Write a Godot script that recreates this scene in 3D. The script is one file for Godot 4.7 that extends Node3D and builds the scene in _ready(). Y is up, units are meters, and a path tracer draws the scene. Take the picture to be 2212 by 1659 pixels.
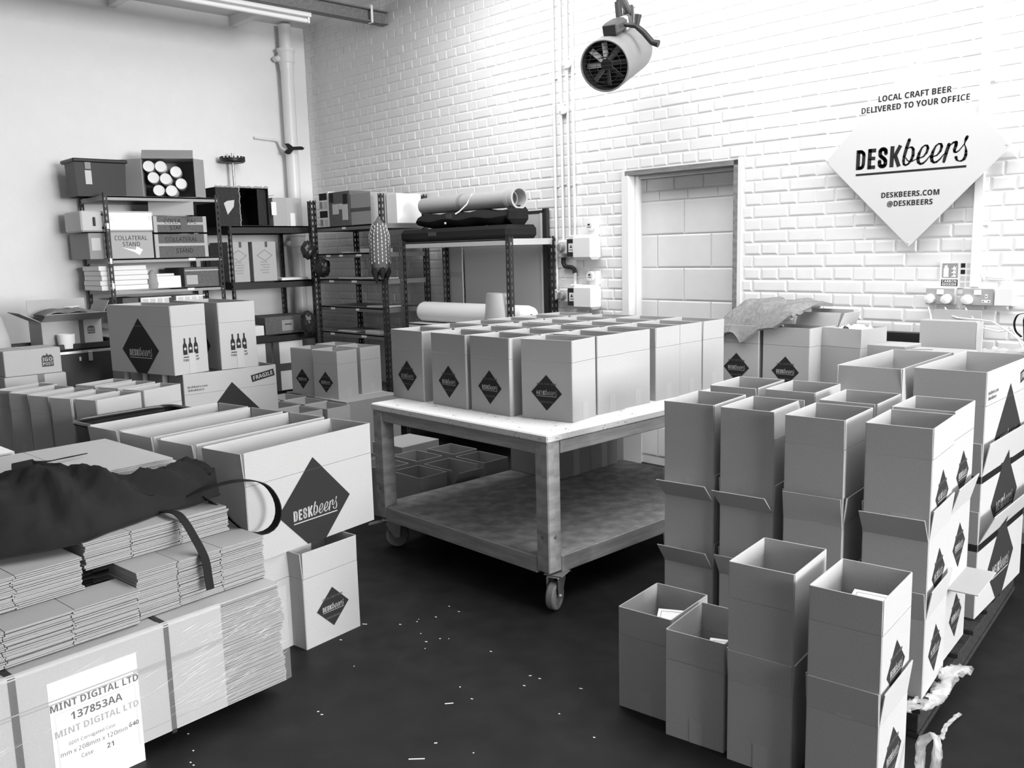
extends Node3D

const CAM_X := Vector3(0.686314, -0.025725, -0.726850)
const CAM_Y := Vector3(-0.090857, 0.988513, -0.120777)
const CAM_Z := Vector3(0.721608, 0.148930, 0.676093)
const EXPOSURE := 1.1
const WY := 2.25
const WH := 2.6
const WW := 0.95
const WZ := [0.75, 1.75, 2.75]
const WIN_E := 41.0
const ROOF_E := 22.0


var rng := RandomNumberGenerator.new()
var M := {}
var cache := {}
const ID := Transform3D()
const FLAT := 0.0007

func _ready() -> void:
	camera_and_light()
	materials()
	room()
	trolley()
	right_stack()
	left_boxes()
	flats()
	far_left()
	racks()
	fixtures()
	back_desk()
	floor_bits()

# ---------------------------------------------------------------- mesh builder
class MB:
	var v := PackedVector3Array()
	var n := PackedVector3Array()
	func tri(a: Vector3, b: Vector3, c: Vector3) -> void:
		var k := (b - a).cross(c - a).normalized()
		v.append(a); v.append(c); v.append(b)
		n.append(k); n.append(k); n.append(k)
	func trin(a: Vector3, b: Vector3, c: Vector3, na: Vector3, nb: Vector3, nc: Vector3) -> void:
		v.append(a); v.append(c); v.append(b)
		n.append(na); n.append(nc); n.append(nb)
	func quad(a: Vector3, b: Vector3, c: Vector3, d: Vector3) -> void:
		tri(a, b, c); tri(a, c, d)
	func quadn(a: Vector3, b: Vector3, c: Vector3, d: Vector3, na: Vector3, nb: Vector3, nc: Vector3, nd: Vector3) -> void:
		trin(a, b, c, na, nb, nc); trin(a, c, d, na, nc, nd)
	# box with chamfered edges
	func box(T: Transform3D, s: Vector3, bev := 0.0) -> void:
		var h := s / 2.0
		if bev <= 0.0:
			var p := []
			for i in 8:
				p.append(T * Vector3(h.x * (1 if i & 1 else -1), h.y * (1 if i & 2 else -1), h.z * (1 if i & 4 else -1)))
			quad(p[0], p[4], p[6], p[2]); quad(p[1], p[3], p[7], p[5])
			quad(p[0], p[1], p[5], p[4]); quad(p[2], p[6], p[7], p[3])
			quad(p[0], p[2], p[3], p[1]); quad(p[4], p[5], p[7], p[6])
			return
		var b := minf(bev, minf(h.x, minf(h.y, h.z)) * 0.9)
		var F := func(sx: float, sy: float, sz: float, ax: int) -> Vector3:
			var q := Vector3(sx * (h.x - b), sy * (h.y - b), sz * (h.z - b))
			q[ax] = (sx if ax == 0 else sy if ax == 1 else sz) * h[ax]
			return T * q
		for s1: float in [-1.0, 1.0]:
			var a := [F.call(s1, -1, -1, 0), F.call(s1, 1, -1, 0), F.call(s1, 1, 1, 0), F.call(s1, -1, 1, 0)]
			if s1 > 0: quad(a[0], a[1], a[2], a[3])
			else: quad(a[0], a[3], a[2], a[1])
			a = [F.call(-1, s1, -1, 1), F.call(-1, s1, 1, 1), F.call(1, s1, 1, 1), F.call(1, s1, -1, 1)]
			if s1 > 0: quad(a[0], a[1], a[2], a[3])
			else: quad(a[0], a[3], a[2], a[1])
			a = [F.call(-1, -1, s1, 2), F.call(1, -1, s1, 2), F.call(1, 1, s1, 2), F.call(-1, 1, s1, 2)]
			if s1 > 0: quad(a[0], a[1], a[2], a[3])
			else: quad(a[0], a[3], a[2], a[1])
			for s2: float in [-1.0, 1.0]:
				fix(F.call(s1, s2, -1, 0), F.call(s1, s2, -1, 1), F.call(s1, s2, 1, 1), F.call(s1, s2, 1, 0), T.basis * Vector3(s1, s2, 0))
				fix(F.call(s1, -1, s2, 0), F.call(s1, -1, s2, 2), F.call(s1, 1, s2, 2), F.call(s1, 1, s2, 0), T.basis * Vector3(s1, 0, s2))
				fix(F.call(-1, s1, s2, 1), F.call(-1, s1, s2, 2), F.call(1, s1, s2, 2), F.call(1, s1, s2, 1), T.basis * Vector3(0, s1, s2))
				for s3: float in [-1.0, 1.0]:
					fix3(F.call(s1, s2, s3, 0), F.call(s1, s2, s3, 1), F.call(s1, s2, s3, 2), T.basis * Vector3(s1, s2, s3))
	func fix(a: Vector3, b: Vector3, c: Vector3, d: Vector3, out: Vector3) -> void:
		if (b - a).cross(c - a).dot(out) >= 0.0: quad(a, b, c, d)
		else: quad(a, d, c, b)
	func fix3(a: Vector3, b: Vector3, c: Vector3, out: Vector3) -> void:
		if (b - a).cross(c - a).dot(out) >= 0.0: tri(a, b, c)
		else: tri(a, c, b)
	func tube(pts: Array, r: Variant, seg := 8, caps := true) -> void:
		var m := pts.size()
		var rings := []
		var nrm := []
		var up := Vector3.UP
		var t0: Vector3 = (pts[1] - pts[0]).normalized()
		if absf(t0.dot(up)) > 0.9: up = Vector3.RIGHT
		for i in m:
			var t: Vector3 = (pts[mini(i + 1, m - 1)] - pts[maxi(i - 1, 0)]).normalized()
			var sx := up.cross(t).normalized()
			up = t.cross(sx).normalized()
			var rr: float = r[i] if r is Array else r
			var ring := []
			var rn := []
			for k in seg:
				var a := TAU * k / seg
				var d := sx * cos(a) + up * sin(a)
				ring.append(pts[i] + d * rr); rn.append(d)
			rings.append(ring); nrm.append(rn)
		for i in m - 1:
			for k in seg:
				var l := (k + 1) % seg
				quadn(rings[i][k], rings[i][l], rings[i + 1][l], rings[i + 1][k], nrm[i][k], nrm[i][l], nrm[i + 1][l], nrm[i + 1][k])
		if caps:
			for k in range(1, seg - 1):
				tri(rings[0][0], rings[0][k + 1], rings[0][k])
				tri(rings[m - 1][0], rings[m - 1][k], rings[m - 1][k + 1])
	# profile of (radius, y), turned about local y
	func lathe(T: Transform3D, prof: Array, seg := 20, flat := false) -> void:
		for i in prof.size() - 1:
			var p: Vector2 = prof[i]
			var q: Vector2 = prof[i + 1]
			var sl := Vector2(q.y - p.y, p.x - q.x).normalized()
			for k in seg:
				var a := TAU * k / seg
				var b := TAU * (k + 1) / seg
				var da := Vector3(cos(a), 0, -sin(a))
				var db := Vector3(cos(b), 0, -sin(b))
				var na := T.basis * (da * sl.x + Vector3.UP * sl.y)
				var nb := T.basis * (db * sl.x + Vector3.UP * sl.y)
				var A := T * (da * p.x + Vector3.UP * p.y)
				var B := T * (db * p.x + Vector3.UP * p.y)
				var C := T * (db * q.x + Vector3.UP * q.y)
				var D := T * (da * q.x + Vector3.UP * q.y)
				if p.x > 1e-6: trin(A, B, C, na, nb, nb)
				if q.x > 1e-6: trin(A, C, D, na, nb, na)
	# polygon in local xy, from z = 0 to depth
	func prism(T: Transform3D, poly: PackedVector2Array, depth: float) -> void:
		var q := poly.duplicate()
		if Geometry2D.is_polygon_clockwise(q) == false: pass
		else: q.reverse()
		var idx := Geometry2D.triangulate_polygon(q)
		for i in range(0, idx.size(), 3):
			var a := q[idx[i]]; var b := q[idx[i + 1]]; var c := q[idx[i + 2]]
			if (b - a).cross(c - a) < 0.0:
				var x := b; b = c; c = x
			tri(T * Vector3(a.x, a.y, depth), T * Vector3(b.x, b.y, depth), T * Vector3(c.x, c.y, depth))
			if depth > 0.0:
				tri(T * Vector3(a.x, a.y, 0), T * Vector3(c.x, c.y, 0), T * Vector3(b.x, b.y, 0))
		if depth > 0.0:
			var area := 0.0
			for i in q.size(): area += q[i].cross(q[(i + 1) % q.size()])
			for i in q.size():
				var a := q[i]; var b := q[(i + 1) % q.size()]
				if area < 0.0:
					var x := a; a = b; b = x
				quad(T * Vector3(a.x, a.y, 0), T * Vector3(b.x, b.y, 0), T * Vector3(b.x, b.y, depth), T * Vector3(a.x, a.y, depth))
	# flat pen stroke in local xy with round joins
	func stroke(T: Transform3D, pts: Array, w: Array, disc := 10) -> void:
		for i in pts.size():
			var p: Vector2 = pts[i]
			var r: float = w[i] / 2.0
			if disc > 0 and r > 0.004:
				for k in disc:
					var a := TAU * k / disc; var b := TAU * (k + 1) / disc
					tri(T * Vector3(p.x, p.y, 0), T * Vector3(p.x + cos(a) * r, p.y + sin(a) * r, 0), T * Vector3(p.x + cos(b) * r, p.y + sin(b) * r, 0))
			if i + 1 < pts.size():
				var q: Vector2 = pts[i + 1]
				var s: float = w[i + 1] / 2.0
				var d := (q - p).normalized().orthogonal()
				quad(T * Vector3(p.x + d.x * r, p.y + d.y * r, 0), T * Vector3(p.x - d.x * r, p.y - d.y * r, 0), T * Vector3(q.x - d.x * s, q.y - d.y * s, 0), T * Vector3(q.x + d.x * s, q.y + d.y * s, 0))
	# smooth sheet through rows of points, thickened downwards along its normals
	func sheet(rows: Array, th := 0.004) -> void:
		var a := rows.size()
		var b: int = rows[0].size()
		var nn := []
		for i in a:
			var r := []
			for j in b:
				var du: Vector3 = rows[mini(i + 1, a - 1)][j] - rows[maxi(i - 1, 0)][j]
				var dv: Vector3 = rows[i][mini(j + 1, b - 1)] - rows[i][maxi(j - 1, 0)]
				r.append(du.cross(dv).normalized())
			nn.append(r)
		for i in a - 1:
			for j in b - 1:
				quadn(rows[i][j], rows[i + 1][j], rows[i + 1][j + 1], rows[i][j + 1], nn[i][j], nn[i + 1][j], nn[i + 1][j + 1], nn[i][j + 1])
				if th > 0.0:
					quadn(rows[i][j] - nn[i][j] * th, rows[i][j + 1] - nn[i][j + 1] * th, rows[i + 1][j + 1] - nn[i + 1][j + 1] * th, rows[i + 1][j] - nn[i + 1][j] * th, -nn[i][j], -nn[i][j + 1], -nn[i + 1][j + 1], -nn[i + 1][j])
		if th <= 0.0: return
		for i in a - 1:
			quad(rows[i][0], rows[i][0] - nn[i][0] * th, rows[i + 1][0] - nn[i + 1][0] * th, rows[i + 1][0])
			quad(rows[i][b - 1], rows[i + 1][b - 1], rows[i + 1][b - 1] - nn[i + 1][b - 1] * th, rows[i][b - 1] - nn[i][b - 1] * th)
		for j in b - 1:
			quad(rows[0][j], rows[0][j + 1], rows[0][j + 1] - nn[0][j + 1] * th, rows[0][j] - nn[0][j] * th)
			quad(rows[a - 1][j], rows[a - 1][j] - nn[a - 1][j] * th, rows[a - 1][j + 1] - nn[a - 1][j + 1] * th, rows[a - 1][j + 1])
	func mesh() -> ArrayMesh:
		# weld equal corners so that each surface stays one piece
		var key := {}
		var vv := PackedVector3Array()
		var vn := PackedVector3Array()
		var ix := PackedInt32Array()
		for i in v.size():
			var k := [v[i].snapped(Vector3.ONE * 1e-5), n[i].snapped(Vector3.ONE * 0.01)]
			if not key.has(k):
				key[k] = vv.size(); vv.append(v[i]); vn.append(n[i])
			ix.append(key[k])
		var a := []
		a.resize(Mesh.ARRAY_MAX)
		a[Mesh.ARRAY_VERTEX] = vv
		a[Mesh.ARRAY_NORMAL] = vn
		a[Mesh.ARRAY_INDEX] = ix
		var m := ArrayMesh.new()
		m.add_surface_from_arrays(Mesh.PRIMITIVE_TRIANGLES, a)
		return m

# ---------------------------------------------------------------- nodes
func at(x: float, y: float, z: float, yaw := 0.0) -> Transform3D:
	return Transform3D(Basis(Vector3.UP, deg_to_rad(yaw)), Vector3(x, y, z))

func rot(e: Vector3, p := Vector3.ZERO) -> Transform3D:
	return Transform3D(Basis.from_euler(e * (PI / 180.0)), p)

func tag(o: Node3D, label: String, category: String, group := "") -> void:
	o.set_meta("label", label); o.set_meta("category", category)
	if group != "": o.set_meta("group", group)

func numbered(called: String) -> String:
	var k: int = cache.get("#" + called, -1) + 1
	cache["#" + called] = k
	return called if k == 0 else "%s_%03d" % [called, k]

func thing(called: String, label: String, category: String, T := ID, group := "") -> Node3D:
	var o := Node3D.new()
	o.name = numbered(called)
	add_child(o, true)
	o.transform = T
	tag(o, label, category, group)
	return o

func part(p: Node3D, called: String, m: Mesh, mat: Material, T := ID) -> MeshInstance3D:
	var o := MeshInstance3D.new()
	o.name = called
	o.mesh = m
	o.material_override = mat
	o.transform = T
	p.add_child(o, true)
	return o

func solo(called: String, label: String, category: String, m: Mesh, mat: Material, T := ID, group := "") -> MeshInstance3D:
	var o := part(self, numbered(called), m, mat, T)
	tag(o, label, category, group)
	return o

func struct(called: String, m: Mesh, mat: Material, T := ID) -> MeshInstance3D:
	var o := part(self, called, m, mat, T)
	o.set_meta("kind", "structure")
	return o

func bx(s: Vector3, bev := 0.0, c := Vector3.ZERO) -> ArrayMesh:
	var k := "b%s%s%s" % [s, bev, c]
	if not cache.has(k):
		var b := MB.new()
		b.box(Transform3D(Basis(), c), s, bev)
		cache[k] = b.mesh()
	return cache[k]

func txt(s: String, h: float, bold := true, serif := false) -> TextMesh:
	var k := "t%s|%s|%s" % [s, h, bold]
	if not cache.has(k):
		var f := SystemFont.new()
		f.font_names = PackedStringArray(["Droid Serif" if serif else "Droid Sans"])
		f.font_weight = 700 if bold else 400
		var t := TextMesh.new()
		t.font = f
		t.text = s
		t.font_size = 32
		t.pixel_size = h / 23.0
		t.depth = 0.0006
		t.curve_step = 3.0
		t.horizontal_alignment = HORIZONTAL_ALIGNMENT_CENTER
		t.vertical_alignment = VERTICAL_ALIGNMENT_CENTER
		cache[k] = t
	return cache[k]

# ---------------------------------------------------------------- materials
func lin(v: float) -> Color:
	return Color(v, v, v).linear_to_srgb()

func noise(freq: float, lo: float, hi: float, octaves := 4, size := 512, sd := 1) -> NoiseTexture2D:
	var f := FastNoiseLite.new()
	f.seed = sd
	f.noise_type = FastNoiseLite.TYPE_SIMPLEX_SMOOTH
	f.frequency = freq
	f.fractal_octaves = octaves
	var t := NoiseTexture2D.new()
	t.width = size; t.height = size
	t.seamless = true
	t.noise = f
	var g := Gradient.new()
	g.set_color(0, lin(lo)); g.set_color(1, lin(hi))
	t.color_ramp = g
	return t

func mat(called: String, v: float, rough := 0.8, spec := 0.5) -> StandardMaterial3D:
	var m := StandardMaterial3D.new()
	m.resource_name = called
	m.albedo_color = lin(v)
	m.roughness = rough
	m.metallic_specular = spec
	M[called] = m
	return m

func tex(m: StandardMaterial3D, t: Texture2D, scale: float, world := false) -> StandardMaterial3D:
	m.albedo_texture = t
	m.uv1_triplanar = true
	m.uv1_world_triplanar = world
	m.uv1_scale = Vector3.ONE * scale
	return m

func materials() -> void:
	var fine := noise(0.05, 0.86, 1.0, 5, 512, 3)
	tex(mat("kraft", 0.47, 0.85, 0.3), fine, 5.0)
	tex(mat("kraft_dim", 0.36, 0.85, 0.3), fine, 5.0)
	tex(mat("kraft_dark", 0.17, 0.8, 0.3), noise(0.03, 0.6, 1.0, 4, 512, 5), 3.0)
	tex(mat("kraft_edge", 0.50, 0.9, 0.2), noise(0.12, 0.45, 1.0, 3, 512, 6), 9.0)
	mat("print_black", 0.028, 0.75, 0.25)
	mat("print_grey", 0.1, 0.8, 0.2)
	mat("paper", 0.86, 0.8, 0.3)
	mat("tape", 0.46, 0.6, 0.3)
	mat("tape_dark", 0.10, 0.3, 0.5)
	tex(mat("wall_paint", 0.86, 0.6, 0.4), noise(0.02, 0.96, 1.0, 4, 512, 8), 0.7, true)
	tex(mat("plaster", 0.86, 0.7, 0.3), noise(0.015, 0.97, 1.0, 4, 512, 9), 0.6, true)
	mat("ceiling_white", 0.80, 0.8, 0.3)
	mat("dim_wall", 0.16, 0.9, 0.2)
	var fl := tex(mat("floor_paint", 0.022, 0.55, 0.22), noise(0.012, 0.6, 1.0, 5, 1024, 11), 0.45, true)
	fl.roughness_texture = noise(0.02, 0.5, 0.9, 4, 512, 12)
	mat("white_gloss", 0.85, 0.35, 0.5)
	mat("white_plastic", 0.82, 0.4, 0.5)
	mat("grey_plastic", 0.42, 0.5, 0.5)
	mat("black_plastic", 0.022, 0.45, 0.4)
	mat("black_cloth", 0.022, 0.95, 0.15)
	mat("black_rack", 0.03, 0.5, 0.4)
	mat("grey_rack", 0.34, 0.5, 0.5)
	mat("dark_grey_rack", 0.15, 0.5, 0.5)
	var st := mat("steel", 0.55, 0.35, 0.5); st.metallic = 0.9
	tex(mat("beam_paint", 0.22, 0.6, 0.4), noise(0.03, 0.6, 1.0, 4, 512, 14), 2.0)
	tex(mat("heater_paint", 0.2, 0.45, 0.5), noise(0.02, 0.85, 1.0, 4, 256, 15), 2.0)
	tex(mat("wood", 0.30, 0.7, 0.3), wood_tex(0.45, 1.0), 2.2)
	tex(mat("trolley_wood", 0.42, 0.75, 0.3), wood_tex(0.5, 1.0), 1.6)
	tex(mat("trolley_top", 0.80, 0.55, 0.4), worn_tex(0.25, 1.0, 0.06, 32), 2.2)
	tex(mat("trolley_shelf", 0.42, 0.8, 0.3), noise(0.015, 0.45, 1.0, 5, 512, 33), 1.2)
	mat("grey_wheel", 0.16, 0.5, 0.4)
	mat("black_gloss", 0.03, 0.2, 0.5)
	tex(mat("black_gloss_bag", 0.05, 0.3, 0.5), noise(0.08, 0.2, 1.0, 3, 256, 23), 8.0)
	tex(mat("black_board", 0.05, 0.8, 0.3), noise(0.03, 0.6, 1.0, 3, 256, 24), 4.0)
	mat("grey_light_rack", 0.5, 0.5, 0.5)
	mat("board_grey", 0.55, 0.6, 0.4)
	mat("board_dim", 0.50, 0.7, 0.3)
	mat("heater_dark", 0.06, 0.5, 0.4)
	var sd := mat("steel_dim", 0.35, 0.35, 0.5); sd.metallic = 0.8
	mat("sign_face", 0.66, 0.6, 0.4)
	mat("plate_grey", 0.40, 0.45, 0.5)
	tex(mat("pulp", 0.5, 0.95, 0.1), noise(0.06, 0.7, 1.0, 3, 256, 25), 5.0)
	mat("print_dark", 0.07, 0.75, 0.25)
	mat("print_mid", 0.32, 0.8, 0.2)
	mat("print_light", 0.6, 0.8, 0.2)
	tex(mat("wood_dark", 0.05, 0.8, 0.2), noise(0.04, 0.5, 1.0, 4, 256, 19), 3.0)
	tex(mat("marl", 0.30, 0.95, 0.1), noise(0.03, 0.55, 1.0, 4, 512, 17), 2.5)
	mat("marl_dark", 0.12, 0.95, 0.1)
	var film := mat("stretch_film", 0.95, 0.12, 0.5)
	film.transparency = BaseMaterial3D.TRANSPARENCY_ALPHA
	film.albedo_color = Color(1, 1, 1, 0.06)
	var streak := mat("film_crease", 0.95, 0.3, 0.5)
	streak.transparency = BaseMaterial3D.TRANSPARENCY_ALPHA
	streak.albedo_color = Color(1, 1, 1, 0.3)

func wood_tex(lo: float, hi: float) -> ImageTexture:
	var f := FastNoiseLite.new()
	f.seed = 21; f.frequency = 0.02
	var im := Image.create(256, 256, false, Image.FORMAT_RGB8)
	for y in 256:
		for x in 256:
			var a := f.get_noise_2d(x * 0.35, y * 4.0)
			var b := sin((y + 14.0 * f.get_noise_2d(x * 0.6, y * 0.5)) * 0.22)
			var k := clampf(0.62 + 0.35 * a + 0.16 * b, 0.0, 1.0)
			im.set_pixel(x, y, lin(lerpf(lo, hi, k)))
	return ImageTexture.create_from_image(im)

# paint worn through in patches: share of bare dark wood
func worn_tex(bare: float, paint: float, share: float, sd: int) -> ImageTexture:
	var f := FastNoiseLite.new()
	f.seed = sd; f.frequency = 0.011; f.fractal_octaves = 4
	var g := FastNoiseLite.new()
	g.seed = sd + 50; g.frequency = 0.06; g.fractal_octaves = 4
	var im := Image.create(512, 512, false, Image.FORMAT_RGB8)
	for y in 512:
		for x in 512:
			var k := f.get_noise_2d(x, y) + 0.55 * g.get_noise_2d(x, y)
			var c := paint * (0.93 + 0.1 * g.get_noise_2d(y, x))
			if k > 0.62 - share: c = lerpf(c, bare, smoothstep(0.62 - share, 0.72 - share, k))
			im.set_pixel(x, y, lin(c))
	return ImageTexture.create_from_image(im)

# ---------------------------------------------------------------- camera, light
func camera_and_light() -> void:
	var cam := Camera3D.new()
	cam.name = "camera"
	add_child(cam)
	cam.fov = 46.92
	cam.near = 0.05
	cam.far = 60.0
	cam.transform = Transform3D(Basis(CAM_X, CAM_Y, CAM_Z), Vector3(8.09, 1.55, 4.86))
	cam.current = true
	var we := WorldEnvironment.new()
	we.name = "environment"
	var e := Environment.new()
	e.tonemap_mode = Environment.TONE_MAPPER_LINEAR
	e.tonemap_exposure = EXPOSURE
	e.background_mode = Environment.BG_SKY
	var sky := Sky.new()
	var pm := ProceduralSkyMaterial.new()
	pm.sky_top_color = lin(0.55); pm.sky_horizon_color = lin(0.8)
	pm.ground_bottom_color = lin(0.2); pm.ground_horizon_color = lin(0.5)
	sky.sky_material = pm
	e.sky = sky
	e.sdfgi_enabled = true; e.ssao_enabled = true; e.ssil_enabled = true
	we.environment = e
	add_child(we)
	# daylight through the three tall windows of the right-hand wall and the roof light
	for k in 3:
		daylight("window_light", Vector3(WX - 0.12, WY, WZ[k]), Vector3(-1, -0.12, 0), Vector2(WW, WH), WIN_E)
	daylight("roof_light", Vector3(6.0, CEIL - 0.03, 1.35), Vector3(0, -1, 0), Vector2(1.7, 7.0), ROOF_E)

func daylight(called: String, p: Vector3, dir: Vector3, s: Vector2, e: float) -> void:
	var l := AreaLight3D.new()
	l.name = called
	l.area_size = s
	l.area_normalize_energy = true
	l.light_energy = e
	l.area_range = 20.0
	l.shadow_enabled = true
	add_child(l, true)
	l.position = p
	l.look_at(p + dir, Vector3.UP if absf(dir.y) < 0.9 else Vector3.RIGHT)

# ---------------------------------------------------------------- the room
const RX := 17.0
const RZ := 9.0
const CEIL := 3.78
const WX := 17.0

func room() -> void:
	struct("floor", bx(Vector3(RX + 0.4, 0.2, RZ + 0.4), 0, Vector3(RX / 2, -0.1, RZ / 2)), M.floor_paint)
	# left wall: smooth plaster
	struct("wall_left", bx(Vector3(0.2, CEIL + 0.2, RZ + 0.4), 0, Vector3(-0.1, CEIL / 2, RZ / 2)), M.plaster)
	brick_wall()
	doorway()
	# ceiling boards between the beams, with the roof light cut out
	var c := MB.new()
	var y := CEIL + 0.06
	for r: Array in [[-0.2, 2.5, -0.2, RZ + 0.2], [9.5, RX + 0.2, -0.2, RZ + 0.2], [2.5, 9.5, -0.2, 0.5], [2.5, 9.5, 2.2, RZ + 0.2]]:
		c.box(at((r[0] + r[1]) / 2.0, y, (r[2] + r[3]) / 2.0), Vector3(r[1] - r[0], 0.12, r[3] - r[2]))
	struct("ceiling", c.mesh(), M.ceiling_white)
	# right wall with window openings
	var w := MB.new()
	var y0 := WY - WH / 2
	var y1 := WY + WH / 2
	w.box(at(RX + 0.1, y0 / 2, RZ / 2), Vector3(0.2, y0, RZ + 0.4))
	w.box(at(RX + 0.1, (y1 + CEIL) / 2, RZ / 2), Vector3(0.2, CEIL - y1, RZ + 0.4))
	var edges := [-0.2]
	for z: float in WZ: edges.append(z - WW / 2); edges.append(z + WW / 2)
	edges.append(RZ + 0.2)
	for i in range(0, edges.size(), 2):
		var a: float = edges[i]
		var b: float = edges[i + 1]
		w.box(at(RX + 0.1, WY, (a + b) / 2), Vector3(0.2, WH, b - a))
	struct("wall_right", w.mesh(), M.dim_wall)
	struct("wall_front", bx(Vector3(RX + 0.4, CEIL, 0.2), 0, Vector3(RX / 2, CEIL / 2, RZ + 0.1)), M.dim_wall)
	for k in 3:
		var f := MB.new()
		for s: float in [-1.0, 1.0]:
			f.box(at(RX + 0.1, WY, WZ[k] + s * (WW / 2 - 0.02)), Vector3(0.06, WH, 0.04))
			f.box(at(RX + 0.1, WY + s * (WH / 2 - 0.02), WZ[k]), Vector3(0.06, 0.04, WW))
		f.box(at(RX + 0.1, WY, WZ[k]), Vector3(0.05, WH, 0.03))
		struct("window_%d" % (k + 1), f.mesh(), M.white_gloss)

# painted brickwork in English bond: courses of stretchers and headers by turns
const B0 := 1.334
const BH := 0.0745
func brick_mesh(w: float, h: float, j: float) -> MB:
	var b := MB.new()
	brick_into(b, Vector3.ZERO, w, h, j)
	return b

func brick_into(b: MB, c: Vector3, w: float, h: float, j: float) -> void:
	var x := w / 2; var y := h / 2
	var d := 0.004
	var e := 0.0055
	var o := [c + Vector3(-x, -y, -d), c + Vector3(x, -y, -d), c + Vector3(x, y, -d), c + Vector3(-x, y, -d)]
	var m := [c + Vector3(-x + e * 0.5, -y + e * 0.5, -d * 0.3), c + Vector3(x - e * 0.5, -y + e * 0.5, -d * 0.3), c + Vector3(x - e * 0.5, y - e * 0.5, -d * 0.3), c + Vector3(-x + e * 0.5, y - e * 0.5, -d * 0.3)]
	var i := [c + Vector3(-x + e * 1.8, -y + e * 1.8, j), c + Vector3(x - e * 1.8, -y + e * 1.8, j), c + Vector3(x - e * 1.8, y - e * 1.8, j), c + Vector3(-x + e * 1.8, y - e * 1.8, j)]
	for k in 4:
		var l := (k + 1) % 4
		b.quad(o[k], o[l], m[l], m[k])
		b.quad(m[k], m[l], i[l], i[k])
	b.quad(i[0], i[1], i[2], i[3])

func brick_wall() -> void:
	# body of the wall behind the brick faces, open at the doorway (x 4.13 to 4.99, up to 2.06)
	var s := MB.new()
	var D := 0.22
	s.box(at(2.065 - 0.1, CEIL / 2, -0.004 - D / 2), Vector3(4.13 + 0.2, CEIL + 0.2, D))
	s.box(at((4.99 + RX + 0.2) / 2, CEIL / 2, -0.004 - D / 2), Vector3(RX + 0.2 - 4.99, CEIL + 0.2, D))
	s.box(at(4.56, (2.06 + CEIL + 0.1) / 2, -0.004 - D / 2), Vector3(0.86, CEIL + 0.1 - 2.06, D))
	var wall := struct("wall_back", s.mesh(), M.wall_paint)
	rng.seed = 77
	var list := []
	for c in range(-18, 34):
		var y := B0 + (c + 0.5) * BH
		if y < 0.03 or y > CEIL + 0.02: continue
		var header := c % 2 == 0
		var w := 0.11725 if header else 0.2345
		var x0 := 5.158 if header else 5.336
		for k in range(-60, 60):
			var xc := x0 + (k + 0.5) * w
			var a := maxf(xc - w / 2, 0.0)
			var b := minf(xc + w / 2, RX)
			if b - a < 0.03: continue
			if y < 2.10 and b > 4.07 and a < 5.03:
				if a < 4.07: b = 4.07
				elif b > 5.03: a = 5.03
				else: continue
				if b - a < 0.03: continue
			list.append([a, b, y])
	# the nearest 300 in view are parts of their own; the rest are joined
	var eye := Vector3(7.0, 1.9, 4.86)
	for q: Array in list:
		var p := Vector3((q[0] + q[1]) / 2, q[2], 0)
		var inview: bool = q[0] > 5.03 and q[1] < 7.15 and q[2] > 0.95 and q[2] < 2.95
		q.append(eye.distance_to(p) + (0.0 if inview else 100.0))
	list.sort_custom(func(m: Array, n: Array) -> bool: return m[3] < n[3])
	var far := MB.new()
	for i in list.size():
		var q: Array = list[i]
		var w: float = q[1] - q[0] - 0.006 - rng.randf() * 0.004
		var j := rng.randf_range(-0.0012, 0.0016)
		var c := Vector3((q[0] + q[1]) / 2 + rng.randf_range(-0.002, 0.002), q[2] + rng.randf_range(-0.0015, 0.0015), 0)
		if i < 300:
			part(wall, "brick", brick_mesh(w, 0.067, j).mesh(), M.wall_paint, Transform3D(Basis(), c))
		else:
			brick_into(far, c, w, 0.067, j)
	var r := part(wall, "brick", far.mesh(), M.wall_paint)
	r.set_meta("kind", "stuff")

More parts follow.
